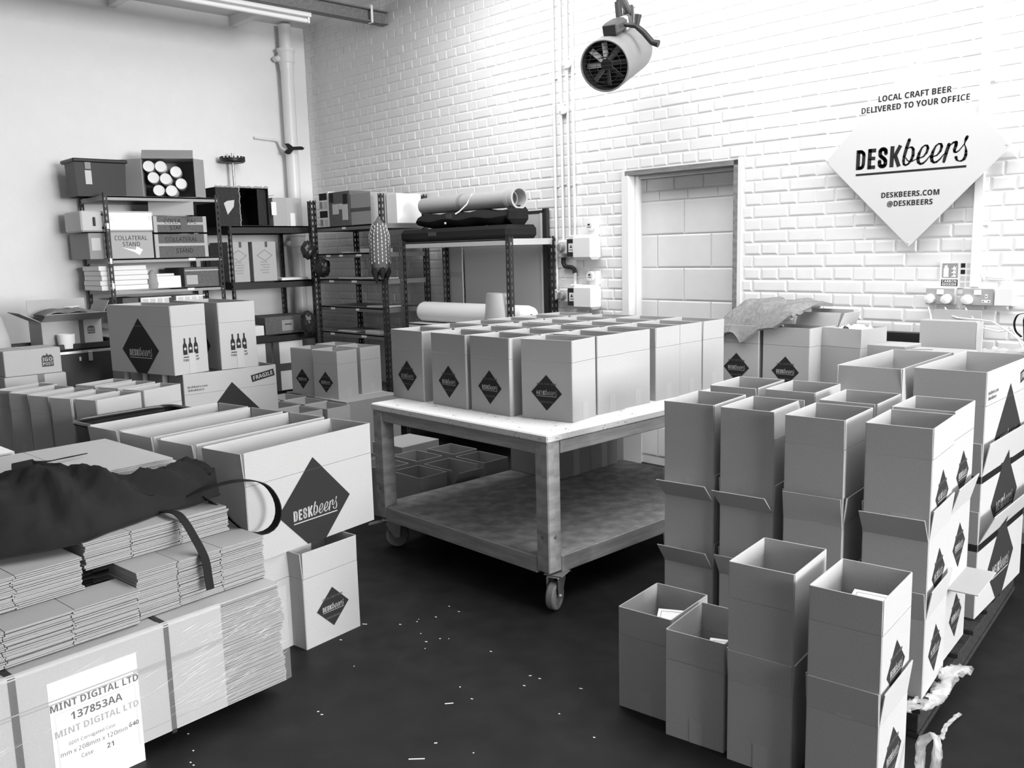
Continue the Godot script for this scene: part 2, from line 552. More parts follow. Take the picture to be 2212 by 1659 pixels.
# timber lining of the doorway, blocked up behind with painted concrete blocks
func doorway() -> void:
	var blocks := MB.new()
	var back := struct("wall_recess", bx(Vector3(1.1, 2.2, 0.1), 0, Vector3(4.56, 1.1, -0.19)), M.wall_paint)
	rng.seed = 5
	var rows := [[1.931, 2.02, 0.235, 4.175], [1.86, 1.931, 0.235, 4.285], [1.632, 1.86, 0.44, 4.493], [1.406, 1.632, 0.44, 4.269], [1.183, 1.406, 0.44, 4.491], [0.96, 1.183, 0.44, 4.269], [0.735, 0.96, 0.44, 4.491], [0.51, 0.735, 0.44, 4.269], [0.285, 0.51, 0.44, 4.491], [0.06, 0.285, 0.44, 4.269]]
	for r: Array in rows:
		for k in range(-3, 5):
			var a: float = maxf(r[3] + k * r[2], 4.08)
			var b: float = minf(r[3] + (k + 1) * r[2], 5.04)
			if b - a < 0.03: continue
			var m := MB.new()
			brick_into(m, Vector3.ZERO, b - a - 0.005, r[1] - r[0] - 0.005, rng.randf_range(0.0, 0.0015))
			part(back, "block", m.mesh(), M.wall_paint, at((a + b) / 2, (r[0] + r[1]) / 2, -0.1345))
	var d := Node3D.new()
	d.name = "door_1"
	add_child(d)
	d.set_meta("kind", "structure")
	part(d, "jamb", bx(Vector3(0.035, 2.07, 0.13), 0.003), M.white_gloss, at(4.115, 1.035, -0.055))
	part(d, "jamb", bx(Vector3(0.035, 2.07, 0.13), 0.003), M.wood, at(4.98, 1.035, -0.055))
	part(d, "lintel_board", bx(Vector3(0.90, 0.035, 0.13), 0.003), M.wood, at(4.5475, 2.0525, -0.055))
	part(d, "door_stop", bx(Vector3(0.018, 2.035, 0.04), 0.002), M.white_gloss, at(4.1415, 1.0175, -0.075))
	part(d, "door_stop", bx(Vector3(0.018, 2.035, 0.04), 0.002), M.wood, at(4.9535, 1.0175, -0.075))
	part(d, "door_stop", bx(Vector3(0.794, 0.018, 0.04), 0.002), M.wall_paint, at(4.5475, 2.026, -0.1))
	# painted face edges of the lining
	part(d, "architrave", bx(Vector3(0.03, 2.08, 0.014), 0.002), M.white_gloss, at(4.085, 1.04, 0.003))
	part(d, "architrave", bx(Vector3(0.03, 2.08, 0.014), 0.002), M.white_gloss, at(5.01, 1.04, 0.003))

# ---------------------------------------------------------------- lettering
# the word mark: block capitals and script, drawn as pen strokes; capitals are 1 high, about 5.4 long, standing on y = 0
func logo() -> ArrayMesh:
	if cache.has("logo"): return cache["logo"]
	var b := MB.new()
	var S := func(pts: Array, w: Variant, disc := 10) -> void:
		var q := []
		var ws := []
		for i in pts.size():
			var x: float = pts[i][0]; var y: float = pts[i][1]
			q.append(Vector2((x - 178.0) / 324.0, (780.0 - 0.0765 * (x - 178.0) - y) / 324.0))
			ws.append((w[i] if w is Array else w) / 324.0)
		b.stroke(ID, q, ws, disc)
	S.call([[213, 452], [207, 778]], 66, 0)
	S.call([[200, 481], [272, 479]], 58, 0)
	S.call([[268, 479], [303, 505], [309, 540], [302, 690], [290, 728], [258, 746]], 56)
	S.call([[200, 749], [262, 745]], 58, 0)
	S.call([[412, 436], [402, 766]], 64, 0)
	S.call([[390, 466], [515, 459]], 62, 0)
	S.call([[390, 591], [503, 588]], 56, 0)
	S.call([[390, 737], [506, 730]], 58, 0)
	S.call([[682, 510], [678, 462], [650, 441], [612, 444], [586, 470], [584, 535], [604, 562], [652, 596], [677, 626], [677, 688], [652, 716], [606, 720], [580, 695], [578, 640]], 62)
	S.call([[787, 398], [779, 735]], 66, 0)
	S.call([[818, 580], [918, 388]], 60, 0)
	S.call([[832, 540], [902, 724]], 62, 0)
	S.call([[1056, 304], [1020, 420], [985, 560], [974, 640], [982, 688], [1012, 706], [1052, 684], [1100, 625], [1126, 545], [1126, 455], [1104, 424], [1072, 420], [1046, 440]], [52, 54, 50, 44, 36, 26, 30, 44, 50, 46, 34, 20, 12])
	S.call([[1014, 590], [1040, 630], [1080, 648], [1122, 640], [1170, 612]], [16, 18, 18, 16, 14])
	for k in 2:
		var dx := 213.0 * k
		var dy := -20.0 * k
		var e := []
		for p: Array in [[1236, 592], [1290, 572], [1338, 510], [1356, 440], [1344, 404], [1308, 396], [1262, 432], [1222, 520], [1204, 600], [1212, 656], [1244, 686], [1286, 678], [1336, 634], [1392, 560]]: e.append([p[0] + dx, p[1] + dy])
		S.call(e, [18, 22, 36, 44, 36, 22, 26, 46, 54, 48, 34, 30, 22, 14])
	S.call([[1676, 392], [1640, 520], [1610, 652]], [52, 54, 46])
	S.call([[1644, 500], [1690, 410], [1740, 365], [1780, 360]], [12, 18, 26, 44])
	S.call([[1786, 364], [1782, 410], [1762, 470], [1762, 505], [1790, 515], [1830, 490], [1880, 425], [1910, 380]], [48, 50, 46, 38, 24, 18, 16, 14])
	S.call([[1942, 284], [1926, 320], [1912, 366], [1908, 400], [1926, 440], [1936, 500], [1934, 560], [1914, 615], [1876, 645], [1836, 648], [1804, 630], [1790, 590]], [46, 44, 20, 14, 20, 40, 46, 44, 26, 16, 30, 48])
	S.call([[176, 862], [1950, 727]], 34, 0)
	cache["logo"] = b.mesh()
	return cache["logo"]

func poly_mesh(pts: Array) -> ArrayMesh:
	var k := "p%s" % [pts]
	if not cache.has(k):
		var b := MB.new()
		b.prism(ID, PackedVector2Array(pts), 0.0)
		cache[k] = b.mesh()
	return cache[k]

# the diamond of the printed boxes with the word mark in the paper's own light colour; cx cy in the face plane
func diamond(p: Node3D, T: Transform3D, w: float, h: float, light: Material, small := true, clip := -9.0) -> void:
	var pts := [Vector2(0, -h / 2), Vector2(w / 2, 0), Vector2(0, h / 2), Vector2(-w / 2, 0)]
	if clip > -h / 2:
		var k := (h / 2 + clip) / (h / 2) * w / 2
		pts = [Vector2(-k, clip), Vector2(k, clip), Vector2(w / 2, 0), Vector2(0, h / 2), Vector2(-w / 2, 0)]
	var d := part(p, "printed_diamond", poly_mesh(pts), M.print_black, T * at(0, 0, FLAT))
	var s := w * 0.118
	part(d, "word_mark", logo(), light, Transform3D(Basis().scaled(Vector3(s, s, s)), Vector3(-s * 2.72, -s * 0.55, FLAT)))
	if small:
		part(d, "small_print", txt("LOCAL CRAFT BEER", w * 0.05), M.print_grey, at(0, h * 0.245, 0))
		part(d, "small_print", txt("@DESKBEERS", w * 0.05), M.print_grey, at(0, -h * 0.26, 0))

# ---------------------------------------------------------------- open boxes
func body_mesh(w: float, d: float, h: float) -> ArrayMesh:
	var k := "body%s,%s,%s" % [w, d, h]
	if cache.has(k): return cache[k]
	var b := MB.new()
	var t := 0.004
	var r := 0.003
	# outline with slightly eased corners
	var out := []
	var inn := []
	for c: Array in [[1, 1], [1, -1], [-1, -1], [-1, 1]]:
		var x: float = c[0] * w / 2; var z: float = c[1] * d / 2
		var p1 := Vector2(x, z - c[1] * r); var p2 := Vector2(x - c[0] * r, z)
		if c[0] * c[1] > 0: out.append(p2); out.append(p1)
		else: out.append(p1); out.append(p2)
		inn.append(Vector2(x - c[0] * t, z - c[1] * t)); inn.append(inn[-1])
	for i in out.size():
		var j := (i + 1) % out.size()
		var a: Vector2 = out[i]; var c: Vector2 = out[j]
		var e: Vector2 = inn[i]; var f: Vector2 = inn[j]
		b.fix(Vector3(a.x, 0, a.y), Vector3(c.x, 0, c.y), Vector3(c.x, h, c.y), Vector3(a.x, h, a.y), Vector3(a.x + c.x, 0, a.y + c.y))
		if e != f: b.fix(Vector3(e.x, t, e.y), Vector3(f.x, t, f.y), Vector3(f.x, h, f.y), Vector3(e.x, h, e.y), -Vector3(e.x + f.x, 0, e.y + f.y))
		b.fix(Vector3(a.x, h, a.y), Vector3(c.x, h, c.y), Vector3(f.x, h, f.y), Vector3(e.x, h, e.y), Vector3.UP)
	b.quad(Vector3(-w / 2 + t, t, -d / 2 + t), Vector3(-w / 2 + t, t, d / 2 - t), Vector3(w / 2 - t, t, d / 2 - t), Vector3(w / 2 - t, t, -d / 2 + t))
	b.quad(Vector3(-w / 2, 0, -d / 2), Vector3(w / 2, 0, -d / 2), Vector3(w / 2, 0, d / 2), Vector3(-w / 2, 0, d / 2))
	cache[k] = b.mesh()
	return cache[k]

# opts: fl = outward lean of front, back, left, right flap (degrees; 999 leaves it out)
func obox(label: String, T: Transform3D, dims: Vector3, flap: float, fl: Array, group: String, o := {}) -> Node3D:
	var w := dims.x; var d := dims.z; var h := dims.y
	var mt: Material = M[o.get("mat", "kraft")]
	var b := thing(o.get("name", "open_box"), label, "box", T, group)
	part(b, "body", body_mesh(w, d, h), mt)
	var t := 0.004
	var sides := [[0.0, w, d], [180.0, w, d], [-90.0, d, w], [90.0, d, w]]
	var flaps := []
	for i in 4:
		var a: float = fl[i]
		if a > 900: flaps.append(null); continue
		var L: float = sides[i][1] - 0.005
		var F := Transform3D(Basis(Vector3.UP, deg_to_rad(sides[i][0])), Vector3(0, h, 0)) * Transform3D(Basis(Vector3.RIGHT, deg_to_rad(a)), Vector3(0, 0, sides[i][2] / 2 - t * 0.5))
		flaps.append(part(b, "flap", bx(Vector3(L, flap - 0.001, t), 0.0008, Vector3(0, flap / 2 + 0.0005, 0)), mt, F))
	if o.get("big", false):
		var H := h + flap
		var cy := 0.149 * H / 0.43
		var hw := 0.29 * w
		var hh := 0.2 * H / 0.43
		if o.get("diamond", true):
			# the print runs across the fold of the front flap
			var tt := h - cy
			var k := (hh - cy) / hh * hw
			var kt := (hh - tt) / hh * hw
			var dm := part(b, "printed_diamond", poly_mesh([Vector2(-k, -cy), Vector2(k, -cy), Vector2(hw, 0), Vector2(kt, tt), Vector2(-kt, tt), Vector2(-hw, 0)]), M.print_black, at(0, cy, d / 2 + FLAT))
			var s := hw * 0.22
			part(dm, "word_mark", logo(), M.kraft, Transform3D(Basis().scaled(Vector3(s, s, s)), Vector3(-s * 2.72, -s * 0.95, FLAT)))
			if flaps[0] != null: part(flaps[0], "printed_diamond_tip", poly_mesh([Vector2(-kt, 0.001), Vector2(kt, 0.001), Vector2(0, hh - tt)]), M.print_black, at(0, 0, t / 2 + FLAT))
		if o.get("bottles", false): bottles(b, Transform3D(Basis(Vector3.UP, PI / 2), Vector3(w / 2, 0, 0)), d, h + flap)
		if o.get("fragile", false) and flaps[0] != null:
			var fg := part(flaps[0], "fragile_print", bx(Vector3(0.165, 0.046, 0.0008)), M.print_black, rot(Vector3(0, 0, 10), Vector3(w * 0.345, flap * 0.52, t / 2)))
			part(fg, "lettering", txt("FRAGILE", 0.026), M.kraft, at(0, 0, 0.0006))
			part(flaps[0], "web_address", txt("deskbeers.com", 0.013), M.print_black, at(-w * 0.36, flap * 0.36, t / 2))
			part(flaps[0], "web_address", txt("@deskbeers", 0.013), M.print_black, at(-w * 0.378, flap * 0.20, t / 2))
	elif o.get("diamond", true):
		diamond(b, at(0, h * 0.47, d / 2), 0.168, 0.165, M.kraft)
	if o.get("tape", true):
		for s: float in [90.0, -90.0]:
			part(b, "packing_tape", bx(Vector3(0.045, h * 0.30, 0.0006)), M.tape, Transform3D(Basis(Vector3.UP, deg_to_rad(s)), Vector3.ZERO) * at(0.006, h * 0.15, w / 2 + 0.0004))
	return b

# three printed bottles over a line and the words THIS WAY UP
func bottles(p: Node3D, T: Transform3D, w: float, h: float) -> void:
	var bw := 0.03 * w / 0.25
	var bh := 0.24 * h
	for k in 3:
		var x := (k - 1) * bw * 1.32
		var pts := [Vector2(-0.5, 0), Vector2(0.5, 0), Vector2(0.5, 0.5), Vector2(0.42, 0.62), Vector2(0.2, 0.72), Vector2(0.18, 0.96), Vector2(0.22, 1), Vector2(-0.22, 1), Vector2(-0.18, 0.96), Vector2(-0.2, 0.72), Vector2(-0.42, 0.62), Vector2(-0.5, 0.5)]
		var q := []
		for v: Vector2 in pts: q.append(Vector2(v.x * bw, v.y * bh))
		var b := part(p, "printed_bottle", poly_mesh(q), M.print_black, T * at(x, h * 0.28, w * 0 + p_half(p, T) + FLAT))
		part(b, "printed_label", poly_mesh([Vector2(0, -bw * 0.36), Vector2(bw * 0.36, 0), Vector2(0, bw * 0.36), Vector2(-bw * 0.36, 0)]), M.kraft, at(0, bh * 0.36, FLAT))
	part(p, "printed_line", bx(Vector3(bw * 3.6, 0.006, 0.0006)), M.print_black, T * at(0, h * 0.245, p_half(p, T) + 0.0005))
	part(p, "lettering", txt("THIS WAY UP", 0.014), M.print_black, T * at(0, h * 0.20, p_half(p, T) + 0.0005))
	part(p, "packing_tape", bx(Vector3(0.05, h * 0.30, 0.0006)), M.tape, T * at(0.008, h * 0.15, p_half(p, T) + 0.0012))

func p_half(_p: Node3D, _T: Transform3D) -> float:
	return 0.0

# ---------------------------------------------------------------- trolley table and its boxes
const ORD := ["first", "second", "third", "fourth", "fifth", "sixth"]
func trolley() -> void:
	var t := thing("trolley_table", "low wooden trolley table on castors with a chipped white top and lower shelf", "table")
	var x0 := 4.231; var x1 := 5.53; var z0 := 0.63; var z1 := 2.268
	var cx := (x0 + x1) / 2; var cz := (z0 + z1) / 2
	part(t, "table_top", bx(Vector3(x1 - x0, 0.036, z1 - z0), 0.006), M.trolley_top, at(cx, 0.76, cz))
	part(t, "shelf_board", bx(Vector3(x1 - x0 - 0.03, 0.035, z1 - z0 - 0.03), 0.004), M.trolley_shelf, at(cx, 0.2155, cz))
	for sx: float in [-1.0, 1.0]:
		for sz: float in [-1.0, 1.0]:
			var px := cx + sx * ((x1 - x0) / 2 - 0.045)
			var pz := cz + sz * ((z1 - z0) / 2 - 0.045)
			var l := part(t, "leg", bx(Vector3(0.078, 0.578, 0.078), 0.005), M.trolley_wood, at(px, 0.453, pz))
			for f: Array in [[0.0, 0.0, 0.04], [90.0, 0.04, 0.0]]:
				var m := MB.new()
				m.lathe(rot(Vector3(90, 0, 0)), [Vector2(0.0, 0.0015), Vector2(0.007, 0.0015), Vector2(0.010, 0.0)], 10)
				part(l, "bolt_head", m.mesh(), M.dark_grey_rack, at(f[1] * sx, -0.13, f[2] * sz, f[0] * sx if sz > 0 else 180.0 - f[0] * sx))
			castor(t, at(px + 0.03, 0, pz - 0.01, 20.0 if sx > 0 else 140.0))
	for sz: float in [-1.0, 1.0]:
		part(t, "apron_rail", bx(Vector3(x1 - x0 - 0.17, 0.055, 0.03), 0.003), M.trolley_wood, at(cx, 0.713, cz + sz * ((z1 - z0) / 2 - 0.028)))
		part(t, "shelf_rail", bx(Vector3(x1 - x0 - 0.17, 0.075, 0.03), 0.003), M.trolley_wood, at(cx, 0.19, cz + sz * ((z1 - z0) / 2 - 0.022)))
	for sx: float in [-1.0, 1.0]:
		part(t, "apron_rail", bx(Vector3(0.03, 0.055, z1 - z0 - 0.17), 0.003), M.trolley_wood, at(cx + sx * ((x1 - x0) / 2 - 0.02), 0.713, cz))
		part(t, "shelf_rail", bx(Vector3(0.03, 0.075, z1 - z0 - 0.17), 0.003), M.trolley_wood, at(cx + sx * ((x1 - x0) / 2 - 0.022), 0.19, cz))
	# 24 open boxes in six rows of four
	rng.seed = 11
	var xs := [4.302, 4.655, 4.955, 5.275]
	var zs := [1.972, 1.745, 1.50, 1.245, 1.02, 0.785]
	var zr := [1.922, 1.685, 1.465, 1.21, 1.0, 0.775]
	var side := ["nearest the left-hand wall", "left of the middle", "right of the middle", "at the bright end"]
	for r in 6:
		for c in 4:
			var x: float = xs[c] - 0.010 * r + rng.randf_range(-0.004, 0.004) - (0.022 if r > 0 and c == 3 else 0.0)
			var z: float = (zr if c == 3 else zs)[r] + rng.randf_range(-0.004, 0.004)
			var yaw := rng.randf_range(-1.0, 1.0)
			if r == 0: yaw = [-1.0, -1.5, 0.0, 10.5][c]
			var row := "front row" if r == 0 else "back row" if r == 5 else "%s row from the front" % ORD[r]
			obox("open diamond box on the trolley, %s, %s" % [row, side[c]], at(x, 0.7785, z, yaw), Vector3(0.280, 0.27, 0.203), 0.1, [rng.randf_range(-1, 2), rng.randf_range(-1, 1), rng.randf_range(-1, 1), rng.randf_range(-1, 1)], "open boxes on the trolley top", {"diamond": r == 0 or c == 3})
	# cartons on the lower shelf
	var a := thing("carton", "closed carton with a dark printed panel on the trolley's lower shelf", "box", at(4.445, 0.2335, 1.145), "cartons on the trolley shelf")
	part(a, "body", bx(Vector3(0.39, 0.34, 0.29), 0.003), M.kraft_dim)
	a.get_child(0).position.y = 0.17
	part(a, "printed_panel", bx(Vector3(0.24, 0.09, 0.001)), M.print_black, at(0.08, 0.21, 0.1455))
	for k in 3: part(a, "printed_mark", bx(Vector3(0.035, 0.022, 0.001)), M.kraft, at(0.0 + k * 0.065, 0.145, 0.1455))
	part(a, "packing_tape", bx(Vector3(0.001, 0.34, 0.05)), M.tape, at(0.1955, 0.17, -0.02))
	var b := thing("carton", "closed carton behind the printed one on the trolley's lower shelf", "box", at(4.445, 0.2335, 0.865), "cartons on the trolley shelf")
	part(b, "body", bx(Vector3(0.37, 0.34, 0.25), 0.003, Vector3(0, 0.17, 0)), M.kraft_dim)
	part(b, "packing_tape", bx(Vector3(0.001, 0.34, 0.05)), M.tape, at(0.1855, 0.17, 0.0))

func castor(p: Node3D, T: Transform3D) -> void:
	var c := Node3D.new()
	c.name = "castor"
	p.add_child(c, true)
	c.transform = T
	var w := MB.new()
	w.lathe(rot(Vector3(0, 0, 90), Vector3(0, 0.0625, 0.02)), [Vector2(0.0, -0.016), Vector2(0.044, -0.014), Vector2(0.046, -0.019), Vector2(0.058, -0.019), Vector2(0.0625, -0.012), Vector2(0.0625, 0.012), Vector2(0.058, 0.019), Vector2(0.046, 0.019), Vector2(0.044, 0.014), Vector2(0.0, 0.016)], 28)
	part(c, "wheel", w.mesh(), M.grey_wheel)
	var f := MB.new()
	for s: float in [-1.0, 1.0]:
		f.prism(Transform3D(Basis(Vector3.UP, PI / 2), Vector3(s * 0.027 - 0.002, 0, 0)), PackedVector2Array([Vector2(-0.035, 0.055), Vector2(-0.005, 0.055), Vector2(0.035, 0.13), Vector2(0.03, 0.148), Vector2(-0.045, 0.148), Vector2(-0.04, 0.1)]), 0.004)
	f.box(at(0, 0.149, 0.0), Vector3(0.058, 0.006, 0.08), 0.002)
	f.box(at(0, 0.156, -0.01), Vector3(0.09, 0.006, 0.09), 0.002)
	f.lathe(rot(Vector3(0, 0, 90), Vector3(0, 0.0625, 0.02)), [Vector2(0, -0.036), Vector2(0.009, -0.036), Vector2(0.009, 0.036), Vector2(0, 0.036)], 8)
	part(c, "fork", f.mesh(), M.steel)
	part(c, "brake_lever", bx(Vector3(0.04, 0.006, 0.09), 0.002), M.dark_grey_rack, rot(Vector3(-12, 0, 0), Vector3(0, 0.135, -0.085)))

# ---------------------------------------------------------------- the right-hand stack on its pallet
func pallet(label: String, T: Transform3D, L: float, W: float, h: float) -> void:
	var p := thing("pallet", label, "pallet", T)
	for k in 7: part(p, "deck_board", bx(Vector3(L, 0.018, 0.095), 0.002), M.wood_dark, at(0, h - 0.009, -W / 2 + 0.05 + k * (W - 0.1) / 6.0))
	for k in 3:
		part(p, "stringer", bx(Vector3(0.09, h - 0.036, W), 0.003), M.wood_dark, at(-L / 2 + 0.05 + k * (L - 0.1) / 2.0, h / 2 + 0.0, 0))
		part(p, "skid", bx(Vector3(0.1, 0.018, W), 0.002), M.wood_dark, at(-L / 2 + 0.05 + k * (L - 0.1) / 2.0, 0.009, 0))

func right_stack() -> void:
	pallet("worn dark pallet under the right-hand stack of boxes", at(6.47, 0, 1.50, 7.5), 1.0, 1.52, 0.1)
	var S := Vector3(0.275, 0.26, 0.203)
	var front := [[6.177, 2.062, 8.0, "far left column"], [6.412, 2.045, 7.5, "second column from the left"], [6.661, 2.036, 7.2, "third column from the left"], [6.921, 1.998, 8.2, "fourth column, at the lit corner"]]
	var lean := [[[0, 1, 1, 0], [3, 3, 44, 3], [3, 3, 38, 3]], [[-14, 0, 1, 0], [3, 3, 46, 3], [3, 3, 30, 3]], [[0, 0, 2, 0], [6, 3, 10, 3], [3, 3, 8, 3]], [[0, 1, 2, 0], [6, 3, 34, 3], [9, 3, 14, 3]]]
	var tier := ["top box", "middle box", "bottom box"]
	for c in 4:
		for k in 3:
			obox("open box in the right-hand stack, front row, %s, %s" % [front[c][3], tier[k]], at(front[c][0], 0.62 - 0.26 * k + 0.0005, front[c][1], 90.0 + front[c][2]), S, 0.1, lean[c][k], "front row of the right-hand stack", {"diamond": c == 3})
	var back := [[6.091, 1.632, 8.0, "far left"], [6.326, 1.60, 7.0, "second from the left"], [6.607, 1.697, 6.8, "third from the left"], [6.869, 1.682, 6.7, "at the lit side"]]
	var bl := [[2, 0, 6, 0], [0, 0, 1, 0], [3, 0, 2, 0], [0, 1, -4, 0]]
	for c in 4:
		for k in 3:
			var lit := c == 3
			var l: Array = bl[c] if k == 0 else ([15, 3, 3, 3] if k == 1 else [90, 3, 3, 3]) if lit else [3, 3, 3, 3]
			if k == 0 or lit:
				obox("open box in the right-hand stack, second row, %s, %s" % [back[c][3], tier[k]], at(back[c][0], 0.62 - 0.26 * k + 0.0005, back[c][1], 90.0 + back[c][2]), S, 0.1, l, "second row of the right-hand stack", {"diamond": lit})
			else:
				obox("open box low in the right-hand stack, hidden behind the front columns", at(back[c][0], 0.62 - 0.26 * k + 0.0005, back[c][1], 90.0 + back[c][2]), S, 0.1, l, "hidden boxes low in the right-hand stack", {"diamond": false, "tape": false})
	var B := Vector3(0.645, 0.295, 0.262)
	for k in 3:
		obox("large open box behind the small ones on the right, left pile, %s" % tier[k], at(6.495, 0.63 - 0.265 * k + 0.001, 1.12, 94.6), B, 0.13, [[-4, 0, -3, 2], [4, 3, 3, 3], [4, 3, 3, 3]][k], "large boxes at the back of the right-hand stack", {"big": true, "diamond": false})
		obox("large open diamond box in the right-hand stack, lit pile, %s" % tier[k], at(6.785, 0.635 - 0.267 * k + 0.001, 1.06, 93.5), B, 0.13, [[0, 0, 0, 0], [10, 3, 8, 3], [24, 3, 3, 3]][k], "large boxes at the back of the right-hand stack", {"big": true, "fragile": k == 0})
	# boxes standing on the floor in front
	var Q := Vector3(0.262, 0.258, 0.2)
	obox("open box on the floor before the right-hand stack, leftmost, a printed card inside", at(6.332, 0.0, 2.53, 98.0), Q, 0.098, [0, 0, 0, 0], "boxes on the floor before the right-hand stack", {"diamond": false})
	obox("open box on the floor before the right-hand stack, second from the left", at(6.552, 0.0, 2.565, 99.5), Q, 0.098, [0, 0, 0, 0], "boxes on the floor before the right-hand stack", {"diamond": false})
	obox("lower box of the middle pair on the floor, third from the left", at(6.772, 0.0, 2.55, 98.5), Q, 0.098, [3, 3, 4, 3], "boxes on the floor before the right-hand stack", {"diamond": false})
	obox("upper open box of the middle pair, standing before the right-hand stack", at(6.772, 0.2585, 2.55, 98.5), Q, 0.112, [0, 0, 0, 1], "boxes on the floor before the right-hand stack", {"diamond": false})
	obox("lower box of the nearest pair, diamond on its lit side", at(7.022, 0.0, 2.535, 97.3), Q, 0.098, [7, 3, 4, 3], "boxes on the floor before the right-hand stack")
	obox("nearest open box of all on the right, a printed card inside", at(7.022, 0.2585, 2.535, 97.3), Q, 0.1, [0, 0, 1, 0], "boxes on the floor before the right-hand stack")
	# printed cards lying in three of them
	for c: Array in [[6.365, 0.285, 2.53, 30.0, "white printed card in the leftmost floor box"], [6.60, 0.265, 2.575, 25.0, "white printed card in the second floor box"], [7.035, 0.535, 2.53, 10.0, "white printed card in the nearest open box"]]:
		var p := thing("printed_card", c[4], "card", Transform3D(Basis(Vector3.UP, deg_to_rad(c[3])) * Basis(Vector3.RIGHT, 0.22), Vector3(c[0], c[1], c[2])), "cards inside the floor boxes")
		part(p, "sheet", bx(Vector3(0.105, 0.0012, 0.15)), M.paper)
		for s: float in [-1.0, 1.0]:
			part(p, "printed_border", bx(Vector3(0.0015, 0.0002, 0.125)), M.print_grey, at(s * 0.041, 0.0008, 0))
			part(p, "printed_border", bx(Vector3(0.082, 0.0002, 0.0015)), M.print_grey, at(0, 0.0008, s * 0.062))
	for c: Array in [[6.365, 0.004, 2.53, 98.0, 0.25, "packed bottle box under the card, leftmost floor box"], [6.57, 0.004, 2.57, 99.5, 0.23, "packed bottle box under the card, second floor box"], [7.022, 0.2625, 2.535, 97.3, 0.24, "packed bottle box under the card, nearest open box"]]:
		solo("packed_box", c[5], "box", bx(Vector3(0.24, c[4], 0.12), 0.003, Vector3(0, c[4] / 2.0, 0)), M.kraft_dim, at(c[0], c[1], c[2], c[3]), "packed boxes inside the floor boxes")
	# stretch film trailing from the pallet and lying crumpled on the floor
	crumple("stretch_film", "torn clear stretch film hanging off the pallet's lit edge", [Vector3(7.02, 0.115, 2.24), Vector3(7.05, 0.10, 2.14), Vector3(7.055, 0.085, 2.02), Vector3(7.04, 0.105, 1.9), Vector3(7.05, 0.09, 1.78)], 0.045, 51)
	crumple("stretch_film", "crumpled loop of clear stretch film on the floor by the nearest box", [Vector3(7.15, 0.02, 2.40), Vector3(7.14, 0.09, 2.36), Vector3(7.165, 0.125, 2.35), Vector3(7.20, 0.11, 2.40), Vector3(7.21, 0.03, 2.47), Vector3(7.20, 0.012, 2.56)], 0.022, 52)
	crumple("stretch_film", "thin strip of clear film on the floor beside the pallet", [Vector3(7.12, 0.012, 2.16), Vector3(7.10, 0.014, 2.06), Vector3(7.105, 0.012, 1.96)], 0.012, 53)

func crumple(called: String, label: String, path: Array, w: float, sd: int) -> void:
	rng.seed = sd
	var o := thing(called, label, "plastic film", ID, "scraps of stretch film")
	for k in 3:
		var b := MB.new()
		var rows := []
		var c := Curve3D.new()
		for p: Vector3 in path: c.add_point(p + Vector3(rng.randf_range(-1, 1), 0, rng.randf_range(-1, 1)) * w * 0.25)
		var L := c.get_baked_length()
		for i in 22:
			var q := c.sample_baked(L * i / 21.0, true)
			var r := []
			for j in 4:
				r.append(Vector3(q.x + (j - 1.5) * w * 0.35 + rng.randf_range(-1, 1) * w * 0.2, maxf(0.004, q.y + rng.randf_range(-1, 1) * w * 0.3), q.z + rng.randf_range(-1, 1) * w * 0.3))
			rows.append(r)
		b.sheet(rows, 0.0)
		part(o, "film_fold", b.mesh(), M.film_crease)

